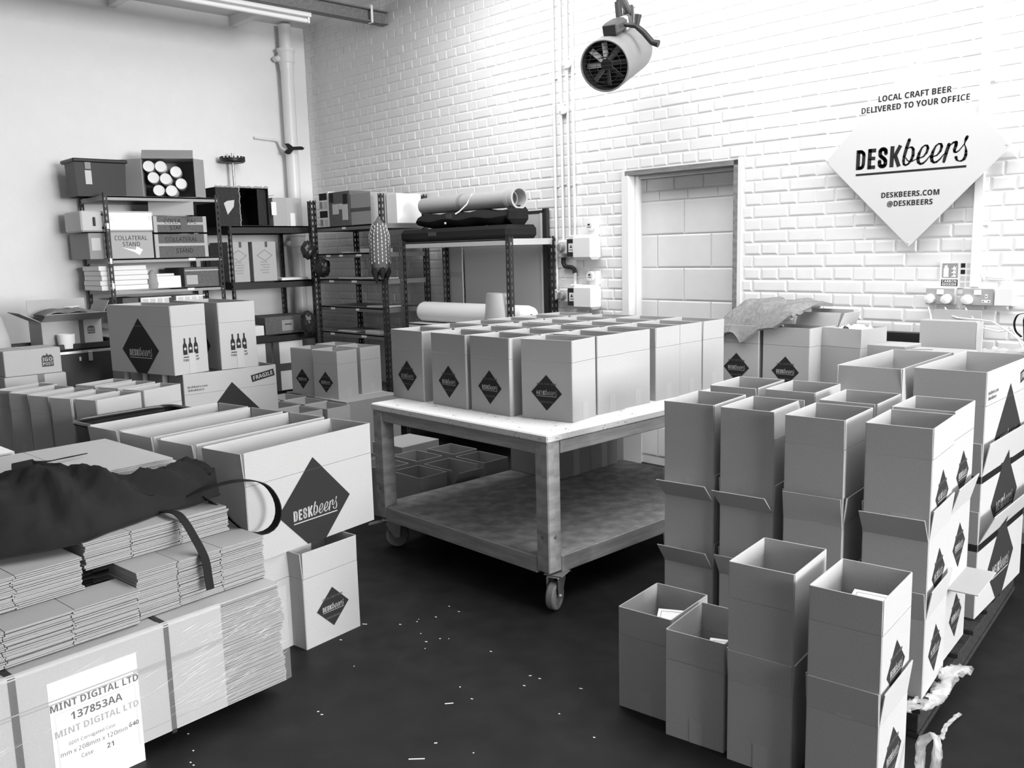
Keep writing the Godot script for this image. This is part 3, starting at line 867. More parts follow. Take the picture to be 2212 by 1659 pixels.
# ---------------------------------------------------------------- left-hand and middle boxes
func left_boxes() -> void:
	var B := Vector3(0.665, 0.30, 0.24)
	var names := ["nearest, showing its whole diamond", "second of the row", "third of the row", "fourth, farthest left"]
	var pos := [[4.877, 3.095, 11.3], [4.582, 3.142, 10.5], [4.300, 3.194, 10.0], [4.035, 3.236, 10.0]]
	for i in 4:
		obox("large open box in the left front row, %s" % names[i], at(pos[i][0], 0.4005, pos[i][1], 90.0 + pos[i][2]), B, 0.13, [0, 3, [5, 7, 4, 6][i], 1], "large open boxes in the left front row", {"big": true, "diamond": i == 0})
	for i in 4:
		for k in 2:
			var p := Vector3(pos[i][0], 0, pos[i][1]) + Vector3(sin(deg_to_rad(11)), 0, cos(deg_to_rad(11))) * (-0.165 if k == 0 else 0.16)
			var seen := i == 0 and k == 0
			if seen: p = Vector3(4.965, 0, 3.075)
			obox("small diamond box on the floor under the nearest large box" if seen else "small box under the left front row, hidden from view", at(p.x, 0, p.z, 98.5 if seen else 100.0), Vector3(0.285, 0.29, 0.205), 0.108, [1, 1, 4, 1], "" if seen else "hidden small boxes under the left front row", {"diamond": seen})
	# tall pair with bottle prints on top of the fragile boxes
	var T := Vector3(0.65, 0.30, 0.255)
	obox("tall open box with three printed bottles, nearer of the pair", at(2.379, 0.8405, 2.63, 13.8), T, 0.13, [1, 1, 1, 0], "boxes with printed bottles", {"big": true, "bottles": true})
	obox("tall open box with three printed bottles, farther of the pair", at(2.37, 0.8405, 2.235, 0.8), T, 0.13, [1, 1, 1, 0], "boxes with printed bottles", {"big": true, "bottles": true})
	var fr := ["under the bottle boxes, its fragile mark facing the trolley", "second from the trolley", "third from the trolley", "fourth from the trolley"]
	for i in 4:
		obox("large box %s" % fr[i] if i == 0 else "large box under the bottle boxes, %s" % fr[i], at(2.61 - 0.252 * i, 0.4105, 2.31 + 0.028 * i, 89.0), Vector3(0.63, 0.30, 0.235), 0.13, [0, 0, 0, 0], "large boxes under the bottle boxes", {"big": true, "fragile": i == 0, "diamond": i == 0})
	solo("low_bench", "low black bench under the fragile boxes and long narrow boxes", "bench", bx(Vector3(1.5, 0.41, 0.75), 0.01, Vector3(0, 0.205, 0)), M.black_plastic, at(2.22, 0, 2.30, 0))
	# long narrow open boxes
	var n1 := [[3.135, 3.215], [2.965, 3.288], [2.775, 3.344], [2.575, 3.392], [2.365, 3.42]]
	for i in 5:
		obox("narrow open box in the dark left row, front rank, number %s from the right end" % ORD[i], at(n1[i][0], 0.471, n1[i][1], 90.0 + 21.0), Vector3(0.29, 0.26, 0.165), 0.1, [0, 0, 2, 0], "narrow boxes in the dark left row", {"diamond": false})
	var n2 := [[2.997, 2.925], [2.775, 2.985], [2.555, 3.04]]
	for i in 3:
		obox("narrow open box in the dark left row, rear rank, number %s from the right end" % ORD[i], at(n2[i][0], 0.471, n2[i][1], 90.0 + 21.0), Vector3(0.27, 0.26, 0.165), 0.1, [0, 0, 0, 0], "narrow boxes in the dark left row", {"diamond": false})
	solo("low_bench", "low black stand under the narrow open boxes on the left", "bench", bx(Vector3(1.02, 0.47, 0.6), 0.01, Vector3(0, 0.235, 0)), M.black_plastic, at(2.76, 0, 3.165, 21))
	# black crate with a rolled rim between the rows
	var cr := thing("crate", "black plastic crate with a rounded rim between the two left rows of boxes", "crate", at(3.53, 0, 3.22, 8.0))
	var b := MB.new()
	var ring := []
	for k in 33:
		var a := TAU * k / 32.0
		var sx := signf(cos(a)) * pow(absf(cos(a)), 0.35)
		var sz := signf(sin(a)) * pow(absf(sin(a)), 0.35)
		ring.append(Vector3(sx * 0.15, 0.765, sz * 0.27))
	b.tube(ring, 0.012, 8, false)
	part(cr, "rim", b.mesh(), M.black_gloss)
	b = MB.new()
	for k in 32:
		var p: Vector3 = ring[k]; var q: Vector3 = ring[k + 1]
		var pl := Vector3(p.x * 0.85, 0.0, p.z * 0.9); var ql := Vector3(q.x * 0.85, 0.0, q.z * 0.9)
		b.quad(pl, p, q, ql); b.quad(p * Vector3(0.97, 1, 0.97), pl * 0.96, ql * 0.96, q * Vector3(0.97, 1, 0.97))
		b.tri(Vector3.ZERO, ql, pl)
	part(cr, "shell", b.mesh(), M.black_plastic)
	# middle: four open boxes on closed cartons, open ones below
	var S := Vector3(0.285, 0.272, 0.21)
	var ms := [[2.059, 1.122, 9.5, "front right"], [1.735, 1.136, 7.5, "front left"], [1.987, 0.845, 5.5, "back right"], [1.665, 0.862, 6.0, "back left"]]
	for m: Array in ms:
		obox("open diamond box of the four behind the trolley's end, %s" % m[3], at(m[0], 0.4405, m[1], m[2]), S, 0.103, [0, 0, 1, 0], "four open boxes in the middle distance")
	for k in 2:
		var c := thing("carton", "closed dark carton under the four open boxes, %s" % ["right one", "left one"][k], "box", at(2.14 - 0.44 * k, 0, 0.985, 3.0), "cartons under the four open boxes")
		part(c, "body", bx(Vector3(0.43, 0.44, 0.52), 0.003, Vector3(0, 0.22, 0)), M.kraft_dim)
		part(c, "packing_tape", bx(Vector3(0.05, 0.0008, 0.52)), M.tape, at(0, 0.4404, 0))
	var where := ["right end", "middle", "left end"]
	for r in 2:
		for k in 3:
			obox("open box on the floor before the closed cartons, %s rank, %s" % [["back", "front"][r], where[k]], at(2.36 - 0.315 * k, 0.06, 1.40 + 0.235 * r, 6.0), Vector3(0.285, 0.28, 0.21), 0.1, [0, 0, 0, 0], "low open boxes in the middle distance", {"diamond": false})
	pallet("dark pallet under the low open boxes in the middle distance", at(2.06, 0, 1.50, 6.0), 1.0, 0.56, 0.0595)
	# dark open boxes seen under the trolley top
	var u := [[4.06, 1.84, "nearest"], [4.06, 1.60, "second"], [4.06, 1.355, "third"], [3.72, 1.60, "fourth"], [3.74, 1.33, "fifth"], [3.72, 1.86, "sixth"], [3.42, 1.84, "seventh"]]
	var ul := [[0, 0, 0, 0], [4, 0, 0, 30], [0, 0, 2, 0], [0, 0, 0, 0], [0, 0, 0, 0], [0, 0, 0, 0], [0, 0, 0, 0]]
	for i in u.size():
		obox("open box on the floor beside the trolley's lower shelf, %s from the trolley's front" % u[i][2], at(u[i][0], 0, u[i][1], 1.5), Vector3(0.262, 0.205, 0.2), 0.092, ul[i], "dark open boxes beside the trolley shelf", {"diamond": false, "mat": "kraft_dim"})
	var c3 := thing("carton", "flat closed carton lying behind the dark open boxes", "box", at(3.42, 0, 1.46, 4.0))
	part(c3, "body", bx(Vector3(0.3, 0.33, 0.32), 0.003, Vector3(0, 0.165, 0)), M.kraft_dim)
	var c4 := thing("carton", "small box on the floor between trolley and doorway", "box", at(4.22, 0, 0.26, 6.0))
	part(c4, "body", bx(Vector3(0.26, 0.37, 0.22), 0.003, Vector3(0, 0.185, 0)), M.kraft_dim)
	diamond(c4, at(0, 0.13, 0.111), 0.15, 0.15, M.kraft)

# ---------------------------------------------------------------- flattened boxes
# one flattened box: two plies of corrugated board with slots at the flap ends; local z along its visible long edge, +x the visible edge
func flat_mesh(L: float, W: float, v: int) -> ArrayMesh:
	var k := "flat%s,%s,%d" % [L, W, v]
	if cache.has(k): return cache[k]
	var r := RandomNumberGenerator.new()
	r.seed = 900 + v
	var b := MB.new()
	for ply in 2:
		var z := -L / 2
		var cuts := [0.0, 0.36 + r.randf_range(-0.01, 0.01), 0.70 + r.randf_range(-0.01, 0.01), 1.0]
		for s in 3:
			var z0: float = z + L * cuts[s] + 0.0012
			var z1: float = z + L * cuts[s + 1] - 0.0012
			var x1 := W / 2 + r.randf_range(-0.004, 0.003)
			# ragged visible edge
			var y := 0.0024 + ply * 0.0050 + r.randf_range(-0.0003, 0.0003)
			b.box(at((x1 - W / 2) / 2, y, (z0 + z1) / 2), Vector3(x1 + W / 2, 0.0036, z1 - z0), 0.0)
	cache[k] = b.mesh()
	return cache[k]

func pile(n: int, label: String, group: String, T: Transform3D, L: float, W: float, jit: float, sd: int, mt := "kraft_edge", dy := 0.0102) -> void:
	rng.seed = sd
	for i in n:
		var o := solo("flattened_box", label if i < n - 1 else label.replace("flattened box in", "topmost flattened box of"), "cardboard", flat_mesh(L, W, (i + sd) % 4), M[mt], T * at(rng.randf_range(-jit, jit), i * dy, rng.randf_range(-jit, jit), rng.randf_range(-0.8, 0.8)), group if i < n - 1 else "")

func flats() -> void:
	var Y := 5.6
	# wrapped bundle on the floor
	var T := at(5.343, 0.05, 3.43, Y)
	var bun := thing("wrapped_bundle", "bundle of flattened boxes in stretch film with two black straps and an address label", "cardboard bundle", T)
	rng.seed = 4
	for i in 35:
		var L := 1.5
		part(bun, "cardboard_sheet", flat_mesh(1.5, 0.26, i % 4), M.kraft_edge, at(-0.135 + rng.randf_range(-0.004, 0.003) + 0.012 * sin(i * 0.33), i * 0.0102, L / 2 + rng.randf_range(-0.004, 0.006)))
	# cover board folded over the top and down the face
	var b := MB.new()
	b.box(at(0.006, 0.182, 0.24 + 0.62), Vector3(0.005, 0.355, 1.24), 0.001)
	b.box(at(-0.012, 0.3615, 0.24 + 0.62), Vector3(0.040, 0.004, 1.24), 0.001)
	var rows := []
	for k in 6:
		var a := PI / 2 * k / 5.0
		rows.append([Vector3(-0.004 + 0.0125 * sin(a), 0.3535 + 0.0105 * cos(a), 0.24), Vector3(-0.004 + 0.0125 * sin(a), 0.3535 + 0.0105 * cos(a), 1.48)])
	b.sheet(rows, 0.003)
	part(bun, "cover_board", b.mesh(), M.kraft)
	part(bun, "cover_board", bx(Vector3(0.26, 0.004, 1.49), 0.001, Vector3(-0.135, 0.3595, 0.747)), M.kraft)
	for s: Array in [[0.432, 0.016], [0.885, 0.02]]:
		b = MB.new()
		b.box(at(0.0098, 0.178, s[0]), Vector3(0.0012, 0.365, s[1]))
		b.box(at(-0.13, 0.3645, s[0]), Vector3(0.27, 0.0012, s[1]))
		part(bun, "strap", b.mesh(), M.black_plastic)
	var lab := part(bun, "address_label", bx(Vector3(0.0008, 0.36, 0.262)), M.paper, Transform3D(Basis(Vector3.RIGHT, 0.0), Vector3(0.0095, 0.128, 0.665)))
	var face := Transform3D(Basis(Vector3.UP, PI / 2), Vector3(0.0006, 0, 0))
	var lines := [["MINT DIGITAL LTD", 0.0215, 0.100, 0.0, true], ["137853AA", 0.024, 0.058, 0.0, true], ["MINT DIGITAL LTD", 0.0205, 0.018, 0.0, true], ["0201 Corrugated Case", 0.010, -0.022, -0.02, false], ["mm x 208mm x 120mm", 0.0135, -0.048, -0.015, false], ["640", 0.014, -0.043, 0.105, true], ["Case", 0.012, -0.075, -0.04, false], ["21", 0.016, -0.078, 0.03, true]]
	for l: Array in lines:
		part(lab, "lettering", txt(l[0], l[1], l[4]), M.print_black if l[2] != 0.018 else M.print_mid, face * at(l[3], l[2], 0))
	for z: float in [-1.0, 1.0]: part(lab, "printed_border", bx(Vector3(0.0003, 0.2, 0.003)), M.print_light, at(0.0006, -0.02, z * 0.118))
	part(lab, "printed_border", bx(Vector3(0.0003, 0.003, 0.236)), M.print_light, at(0.0006, 0.08, 0))
	# stretch film: a clear skin and its bright drawn-out creases
	part(bun, "stretch_film", bx(Vector3(0.0006, 0.345, 1.42), 0, Vector3(0.017, 0.185, 0.70)), M.stretch_film)
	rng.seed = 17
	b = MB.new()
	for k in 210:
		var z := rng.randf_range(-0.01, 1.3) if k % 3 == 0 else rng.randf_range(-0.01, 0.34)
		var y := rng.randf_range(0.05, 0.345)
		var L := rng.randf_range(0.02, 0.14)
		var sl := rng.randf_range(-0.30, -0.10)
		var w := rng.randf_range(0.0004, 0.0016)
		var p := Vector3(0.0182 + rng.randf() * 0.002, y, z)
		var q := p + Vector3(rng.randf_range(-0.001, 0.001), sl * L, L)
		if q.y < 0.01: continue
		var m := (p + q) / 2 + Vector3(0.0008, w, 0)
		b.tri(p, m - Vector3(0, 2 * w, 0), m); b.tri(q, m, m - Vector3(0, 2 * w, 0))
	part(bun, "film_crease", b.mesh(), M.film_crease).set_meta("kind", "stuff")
	# loose piles on the bundle
	pile(15, "flattened box in the middle pile on the wrapped bundle", "flattened boxes, middle pile", at(5.185, 0.4165, 3.682, 6.5), 0.47, 0.19, 0.004, 61)
	pile(11, "flattened box in the low left pile on the wrapped bundle", "flattened boxes, low left pile", at(5.285, 0.4165, 4.20, 6.0), 0.56, 0.16, 0.006, 62)
	pile(9, "flattened box in the upper right pile under the black apron", "flattened boxes, upper right pile", at(5.035, 0.5705, 3.765, 7.0), 0.52, 0.2, 0.004, 63)
	pile(10, "flattened box in the upper left pile under the black apron", "flattened boxes, upper left pile", at(5.14, 0.5305, 4.32, 6.5), 0.56, 0.2, 0.005, 64)
	# white-topped pile farther in, on its own base
	var base := thing("wrapped_bundle", "tall plain bundle of flattened boxes behind the apron", "cardboard bundle", at(4.50, 0, 4.03, 5.0))
	for i in 70: part(base, "cardboard_sheet", flat_mesh(0.94, 0.6, i % 4), M.kraft_edge, at(0, i * 0.0102, 0))
	pile(8, "flattened box in the pale pile behind the apron", "flattened boxes, pale pile", at(4.515, 0.716, 4.03, 4.0), 0.92, 0.60, 0.012, 65, "kraft", 0.0105)
	# edge of another pile at the picture's left border
	var far := thing("wrapped_bundle", "stack of flattened boxes standing before the dark narrow boxes", "cardboard bundle", at(3.66, 0, 4.24, 4.0))
	for i in 54: part(far, "cardboard_sheet", flat_mesh(0.7, 0.5, i % 4), M.kraft_edge, at(0, i * 0.0102, 0))
	pile(14, "flattened box in the pale stack at the left border", "flattened boxes, left border stack", at(3.66, 0.552, 4.24, 4.0), 0.7, 0.5, 0.01, 66, "paper", 0.0145)
	apron()

# black work apron thrown over the piles, its neck loop standing out and a strap hanging down
func apron() -> void:
	rng.seed = 8
	var o := thing("apron", "black work apron thrown over the flattened boxes, neck loop sticking out", "apron")
	var lo := [Vector3(5.12, 0.655, 4.42), Vector3(5.10, 0.655, 4.24), Vector3(5.14, 0.658, 4.10), Vector3(5.155, 0.662, 4.00), Vector3(5.115, 0.668, 3.91), Vector3(5.075, 0.668, 3.80), Vector3(5.03, 0.668, 3.70), Vector3(5.03, 0.668, 3.60), Vector3(5.02, 0.668, 3.53), Vector3(5.0, 0.68, 3.47)]
	var up := [Vector3(4.60, 0.81, 4.40), Vector3(4.66, 0.815, 4.20), Vector3(4.66, 0.825, 4.06), Vector3(4.68, 0.845, 3.98), Vector3(4.76, 0.82, 3.93), Vector3(4.86, 0.812, 3.87), Vector3(4.93, 0.775, 3.80), Vector3(4.96, 0.80, 3.70), Vector3(4.97, 0.80, 3.60), Vector3(5.0, 0.765, 3.50)]
	var f := FastNoiseLite.new()
	f.seed = 3; f.frequency = 1.0
	var rows := []
	var nu := 54
	var nv := 20
	for i in nu:
		var t := i / float(nu - 1) * (lo.size() - 1)
		var k := mini(int(t), lo.size() - 2)
		var a: Vector3 = lo[k].lerp(lo[k + 1], t - k)
		var b: Vector3 = up[k].lerp(up[k + 1], t - k)
		var r := []
		for j in nv:
			var s := j / float(nv - 1)
			var p := a.lerp(b, s)
			p.y = lerpf(a.y, b.y, smoothstep(0.0, 0.75, s)) + 0.03 * sin(PI * s) * (1.0 + 0.8 * f.get_noise_2d(i * 0.22, j * 0.25)) + 0.018 * sin(PI * s) * sin(i * 0.55 + j * 0.5)
			if j == 0: p.y += 0.004
			r.append(p)
		# the back falls behind
		var e: Vector3 = b + Vector3(-0.06, -0.02, 0)
		r.append(e)
		rows.append(r)
	var m := MB.new()
	m.sheet(rows, 0.006)
	part(o, "cloth", m.mesh(), M.black_cloth)
	# raised fold on the left
	m = MB.new()
	m.sheet(ribbon([Vector3(4.76, 0.80, 4.06), Vector3(4.72, 0.835, 4.05), Vector3(4.64, 0.852, 4.03), Vector3(4.57, 0.83, 4.0), Vector3(4.52, 0.812, 3.92), Vector3(4.50, 0.810, 3.80)], Vector3(0.25, 0.0, 0.97), 0.075), 0.004)
	part(o, "waist_strap", m.mesh(), M.black_cloth)
	m = MB.new()
	m.sheet(ribbon([Vector3(5.0, 0.70, 3.60), Vector3(5.07, 0.735, 3.50), Vector3(5.115, 0.742, 3.42), Vector3(5.13, 0.715, 3.355), Vector3(5.135, 0.655, 3.318), Vector3(5.135, 0.595, 3.312), Vector3(5.13, 0.55, 3.335), Vector3(5.12, 0.535, 3.38), Vector3(5.10, 0.555, 3.43), Vector3(5.08, 0.60, 3.47), Vector3(5.05, 0.65, 3.50), Vector3(5.0, 0.69, 3.54)], Vector3(1, 0.1, 0.1), 0.055), 0.004)
	part(o, "neck_loop", m.mesh(), M.black_cloth)
	m = MB.new()
	m.sheet(ribbon([Vector3(5.03, 0.672, 3.70), Vector3(5.12, 0.682, 3.69), Vector3(5.175, 0.665, 3.685), Vector3(5.235, 0.62, 3.68), Vector3(5.305, 0.56, 3.678), Vector3(5.318, 0.49, 3.676), Vector3(5.32, 0.455, 3.674)], Vector3(0.1, 0, 1), 0.028), 0.003)
	part(o, "strap", m.mesh(), M.black_cloth)

# rows for a band of width w about a curve, across the given direction
func ribbon(path: Array, across: Vector3, w: float, n := 40) -> Array:
	var c := Curve3D.new()
	for i in path.size():
		var t: Vector3 = (path[mini(i + 1, path.size() - 1)] - path[maxi(i - 1, 0)]) / 6.0
		c.add_point(path[i], -t, t)
	var L := c.get_baked_length()
	var rows := []
	for i in n:
		var p := c.sample_baked(L * i / (n - 1.0), true)
		var r := []
		for j in 4: r.append(p + across.normalized() * w * (j / 3.0 - 0.5))
		rows.append(r)
	return rows

# ---------------------------------------------------------------- far left: flight case, branded cartons, open box of shirts
func far_left() -> void:
	var fc := thing("flight_case", "black flight case with a metal catch, before the left-hand shelves", "case", at(1.29, 0, 2.86))
	part(fc, "body", bx(Vector3(0.42, 0.62, 0.62), 0.008, Vector3(0, 0.31, 0)), M.black_plastic)
	part(fc, "lid", bx(Vector3(0.424, 0.31, 0.624), 0.008, Vector3(0, 0.785, 0)), M.black_plastic)
	part(fc, "edge_strip", bx(Vector3(0.006, 0.018, 0.624), 0.001, Vector3(0.211, 0.925, 0)), M.steel)
	var ct := part(fc, "catch", bx(Vector3(0.012, 0.07, 0.03), 0.003, Vector3(0.214, 0.89, -0.09)), M.steel)
	part(ct, "keeper", bx(Vector3(0.012, 0.03, 0.018), 0.003, Vector3(0.214, 0.875, -0.02)), M.steel)
	var tr := thing("tray", "shallow black tray on top of the flight case", "tray", at(1.28, 0.9405, 2.88))
	part(tr, "base", bx(Vector3(0.44, 0.012, 0.74), 0.004, Vector3(0, 0.006, 0)), M.black_plastic)
	for s: float in [-1.0, 1.0]:
		part(tr, "rim", bx(Vector3(0.012, 0.045, 0.74), 0.003, Vector3(s * 0.214, 0.0225, 0)), M.black_plastic)
		part(tr, "rim", bx(Vector3(0.416, 0.045, 0.012), 0.003, Vector3(0, 0.0225, s * 0.364)), M.black_plastic)
	# open carton of grey shirts
	var sb := thing("open_box", "open carton of grey folded shirts at the far left, flaps spread", "box", at(1.25, 0.9535, 2.84))
	part(sb, "body", body_mesh(0.30, 0.40, 0.19), M.kraft)
	for f: Array in [[0.0, 0.295, 0.20, 62.0], [180.0, 0.295, 0.20, 28.0], [90.0, 0.395, 0.15, 68.0], [-90.0, 0.395, 0.15, 8.0]]:
		part(sb, "flap", bx(Vector3(f[1], f[3] * 0 + 0.145, 0.004), 0.0008, Vector3(0, 0.0725, 0)), M.kraft, Transform3D(Basis(Vector3.UP, deg_to_rad(f[0])), Vector3(0, 0.19, 0)) * Transform3D(Basis(Vector3.RIGHT, deg_to_rad(f[3])), Vector3(0, 0, f[2] if f[0] == 0.0 or f[0] == 180.0 else 0.15)))
	part(sb, "packing_tape", bx(Vector3(0.0008, 0.19, 0.032), 0, Vector3(0.1505, 0.095, -0.06)), M.tape_dark)
	igo(sb, Transform3D(Basis(Vector3.UP, PI / 2), Vector3(0.1508, 0.115, -0.125)), 0.05)
	for k in 4:
		var rows := []
		for i in 12:
			var r := []
			for j in 12:
				var u := i / 11.0 - 0.5; var v := j / 11.0 - 0.5
				r.append(Vector3(0.26 * v + 0.012 * k, 0.03 * cos(u * 2.6) * cos(v * 2.2) + 0.006 * sin(i * 1.3 + k) - 0.10 * maxf(0.0, absf(u) - 0.40), 0.36 * u))
			rows.append(r)
		var m := MB.new()
		m.sheet(rows, 0.012)
		var sh := solo("folded_shirt", "folded grey shirt with a white print, topmost in the open carton" if k == 3 else "folded grey shirt under the printed one in the open carton", "shirt", m.mesh(), M.marl, at(1.25, 1.128 + 0.024 * k, 2.84, [2.0, -3.0, 4.0, 0.0][k]), "" if k == 3 else "shirts in the open carton")
		if k == 3:
			part(sh, "white_print", poly_mesh([Vector2(-0.05, 0.01), Vector2(-0.01, 0.03), Vector2(0.02, 0.025), Vector2(0.05, 0.035), Vector2(0.07, 0.02), Vector2(0.03, 0.0), Vector2(0.02, -0.03), Vector2(-0.015, -0.005)]), M.paper, Transform3D(Basis(Vector3.UP, PI / 2) * Basis(Vector3.RIGHT, -1.35), Vector3(0.075, 0.032, -0.03)))
	# pale pot and lampshade-like white cone in front
	var m := MB.new()
	m.lathe(ID, [Vector2(0, 0), Vector2(0.052, 0), Vector2(0.058, 0.10), Vector2(0.052, 0.10), Vector2(0.047, 0.01), Vector2(0, 0.01)], 24)
	solo("tub", "small white round tub on the tray before the shirt carton", "tub", m.mesh(), M.paper, at(1.455, 0.9535, 2.905))
	m = MB.new()
	m.lathe(ID, [Vector2(0, 0), Vector2(0.17, 0.0), Vector2(0.165, 0.10), Vector2(0.13, 0.24), Vector2(0.07, 0.33), Vector2(0.0, 0.36)], 28)
	solo("lampshade", "pale rounded shade at the far left edge, before the shirt carton", "shade", m.mesh(), M.kraft, at(1.44, 0.955, 3.42))
	solo("stand", "plain stand under the pale rounded shade", "stand", bx(Vector3(0.3, 0.954, 0.3), 0.01, Vector3(0, 0.477, 0)), M.kraft_dim, at(1.43, 0, 3.42))
	# branded postal cartons
	var c1 := thing("carton", "closed pale carton with a postal logo on its face, upper one", "box", at(1.77, 0.845, 3.25, 1.0))
	part(c1, "body", bx(Vector3(0.28, 0.163, 0.335), 0.004, Vector3(0, 0.0815, 0)), M.kraft)
	part(c1, "packing_tape", bx(Vector3(0.28, 0.001, 0.03), 0, Vector3(0, 0.1635, 0.02)), M.tape)
	igo(c1, Transform3D(Basis(Vector3.UP, PI / 2), Vector3(0.1408, 0.083, -0.085)), 0.07)
	var c2 := thing("carton", "closed pale carton below the postal logo one, brown tape hanging down its face", "box", at(1.765, 0.55, 3.24, -1.0))
	part(c2, "body", bx(Vector3(0.30, 0.293, 0.36), 0.004, Vector3(0, 0.1465, 0)), M.kraft)
	part(c2, "packing_tape", bx(Vector3(0.001, 0.05, 0.04), 0, Vector3(0.1505, 0.268, -0.03)), M.tape_dark)
	solo("stand", "plain stand carrying the two postal cartons", "stand", bx(Vector3(0.34, 0.549, 0.4), 0.01, Vector3(0, 0.2745, 0)), M.kraft_dim, at(1.765, 0, 3.24))

# printed postal mark: a dark rounded block with reversed lettering and leaves on top
func igo(p: Node3D, T: Transform3D, w: float) -> void:
	var h := w * 1.1
	var b := part(p, "printed_mark", poly_mesh([Vector2(-w / 2, -h / 2), Vector2(w / 2, -h / 2), Vector2(w / 2, h * 0.28), Vector2(w * 0.32, h * 0.5), Vector2(w * 0.1, h * 0.44), Vector2(-w * 0.02, h * 0.62), Vector2(-w * 0.12, h * 0.44), Vector2(-w * 0.36, h * 0.46), Vector2(-w / 2, h * 0.28)]), M.print_dark, T)
	part(b, "lettering", txt("IGO", w * 0.34), M.kraft, at(0, h * 0.1, 0.0004))
	part(b, "lettering", txt("POST", w * 0.27), M.kraft, at(0, -h * 0.27, 0.0004))

# ---------------------------------------------------------------- racks of slotted angle
func upright_mesh(H: float, flip: float, wd := 0.038) -> ArrayMesh:
	var k := "up%s,%s,%s" % [H, flip, wd]
	if cache.has(k): return cache[k]
	var b := MB.new()
	var t := 0.0022
	var n := int(H / 0.05)
	var step := H / n
	for leg in 2:
		var R := ID if leg == 0 else Transform3D(Basis(Vector3.UP, -PI / 2 * flip), Vector3.ZERO)
		var s := flip if leg == 0 else 1.0
		# two side strips and a bridge between slots
		b.box(R * at(s * wd * 0.17, H / 2, 0), Vector3(wd * 0.34, H, t))
		b.box(R * at(s * wd * 0.83, H / 2, 0), Vector3(wd * 0.34, H, t))
		for i in n:
			b.box(R * at(s * wd * 0.5, (i + 0.5) * step, 0), Vector3(wd * 0.34, step * 0.48, t))
	cache[k] = b.mesh()
	return cache[k]

# posts = heights of the front left, front right, back left, back right uprights
func rack(label: String, T: Transform3D, W: float, D: float, posts: Array, shelves: Array, post_mat: Material, shelf_mat: Material, lip: float, tags: Array) -> Node3D:
	var r := thing("shelving_rack", label, "rack", T)
	var i := 0
	for sz: float in [1.0, -1.0]:
		for sx: float in [-1.0, 1.0]:
			var m := upright_mesh(posts[i], -sx)
			var u := part(r, "upright", m, post_mat, Transform3D(Basis(), Vector3(sx * W / 2, 0, sz * D / 2)))
			if sz < 0: u.transform = Transform3D(Basis(Vector3.UP, PI), Vector3(sx * W / 2, 0, sz * D / 2)); u.mesh = upright_mesh(posts[i], sx)
			i += 1
	for y: float in shelves:
		var b := MB.new()
		b.box(at(0, y - 0.006, 0), Vector3(W - 0.006, 0.012, D - 0.008), 0.0)
		for s: float in [-1.0, 1.0]:
			b.box(at(0, y - lip / 2, s * (D / 2 - 0.006)), Vector3(W - 0.01, lip, 0.004), 0.001)
			b.box(at(s * (W / 2 - 0.006), y - lip / 2, 0), Vector3(0.004, lip, D - 0.02), 0.001)
		part(r, "shelf", b.mesh(), shelf_mat)
	for q: Array in tags:
		part(r, "shelf_label", bx(Vector3(q[2], 0.018, 0.0008)), M.paper, at(q[0], q[1] - lip * 0.5, D / 2 - 0.0025))
	return r

func racks() -> void:
	# A: grey shelves by the left wall
	var A := at(0.325, 0, 1.79, 90.0)
	var ra := rack("grey shelving rack against the left wall, black tub on top", A, 0.98, 0.56, [2.095, 2.095, 2.095, 2.095], [2.07, 1.567, 1.312, 1.03, 0.3], M.black_rack, M.grey_rack, 0.035, [[0.21, 1.567, 0.06], [0.18, 1.312, 0.06]])
	for q: Array in [[1.83, 1], [1.55, 2], [1.35, 3]]:
		part(ra, "number_tag", bx(Vector3(0.034, 0.045, 0.001)), M.paper, at(-0.475, q[0], 0.2835))
	# B: black rack next to it
	rack("black shelving rack in the left corner with a torn black carton on top", at(0.325, 0, 0.815, 90.0), 0.85, 0.56, [1.83, 2.06, 1.83, 1.83], [1.83, 1.33, 0.835, 0.3], M.black_rack, M.black_rack, 0.065, [])
	# C: five narrow shelves on the back wall
	rack("shelving rack on the back wall with price labels on its nearly bare shelves", at(1.368, 0, 0.275), 1.06, 0.45, [2.05, 2.05, 2.05, 2.05], [1.805, 1.565, 1.337, 1.092, 0.858, 0.35], M.black_rack, M.dark_grey_rack, 0.04, [[-0.05, 1.805, 0.06], [-0.33, 1.565, 0.07], [-0.12, 1.565, 0.06], [0.16, 1.565, 0.08], [-0.3, 1.337, 0.075], [0.07, 1.337, 0.08], [-0.3, 1.092, 0.07], [0.1, 1.092, 0.05], [-0.33, 0.858, 0.07], [0.18, 0.858, 0.08]])
	# D: wide rack with rolls
	rack("wide shelving rack by the conduits carrying black bags and a paper roll", at(2.81, 0, 0.275), 1.27, 0.45, [1.65, 1.65, 1.65, 1.65], [1.635, 0.985, 0.3], M.black_rack, M.grey_light_rack, 0.045, [])
	contents_a()
	contents_b()
	contents_c()
	contents_d()

func plain_box(called: String, label: String, T: Transform3D, s: Vector3, m: Material, group := "", cat := "box") -> Node3D:
	var o := thing(called, label, cat, T, group)
	part(o, "body", bx(s, 0.003, Vector3(0, s.y / 2, 0)), m)
	return o

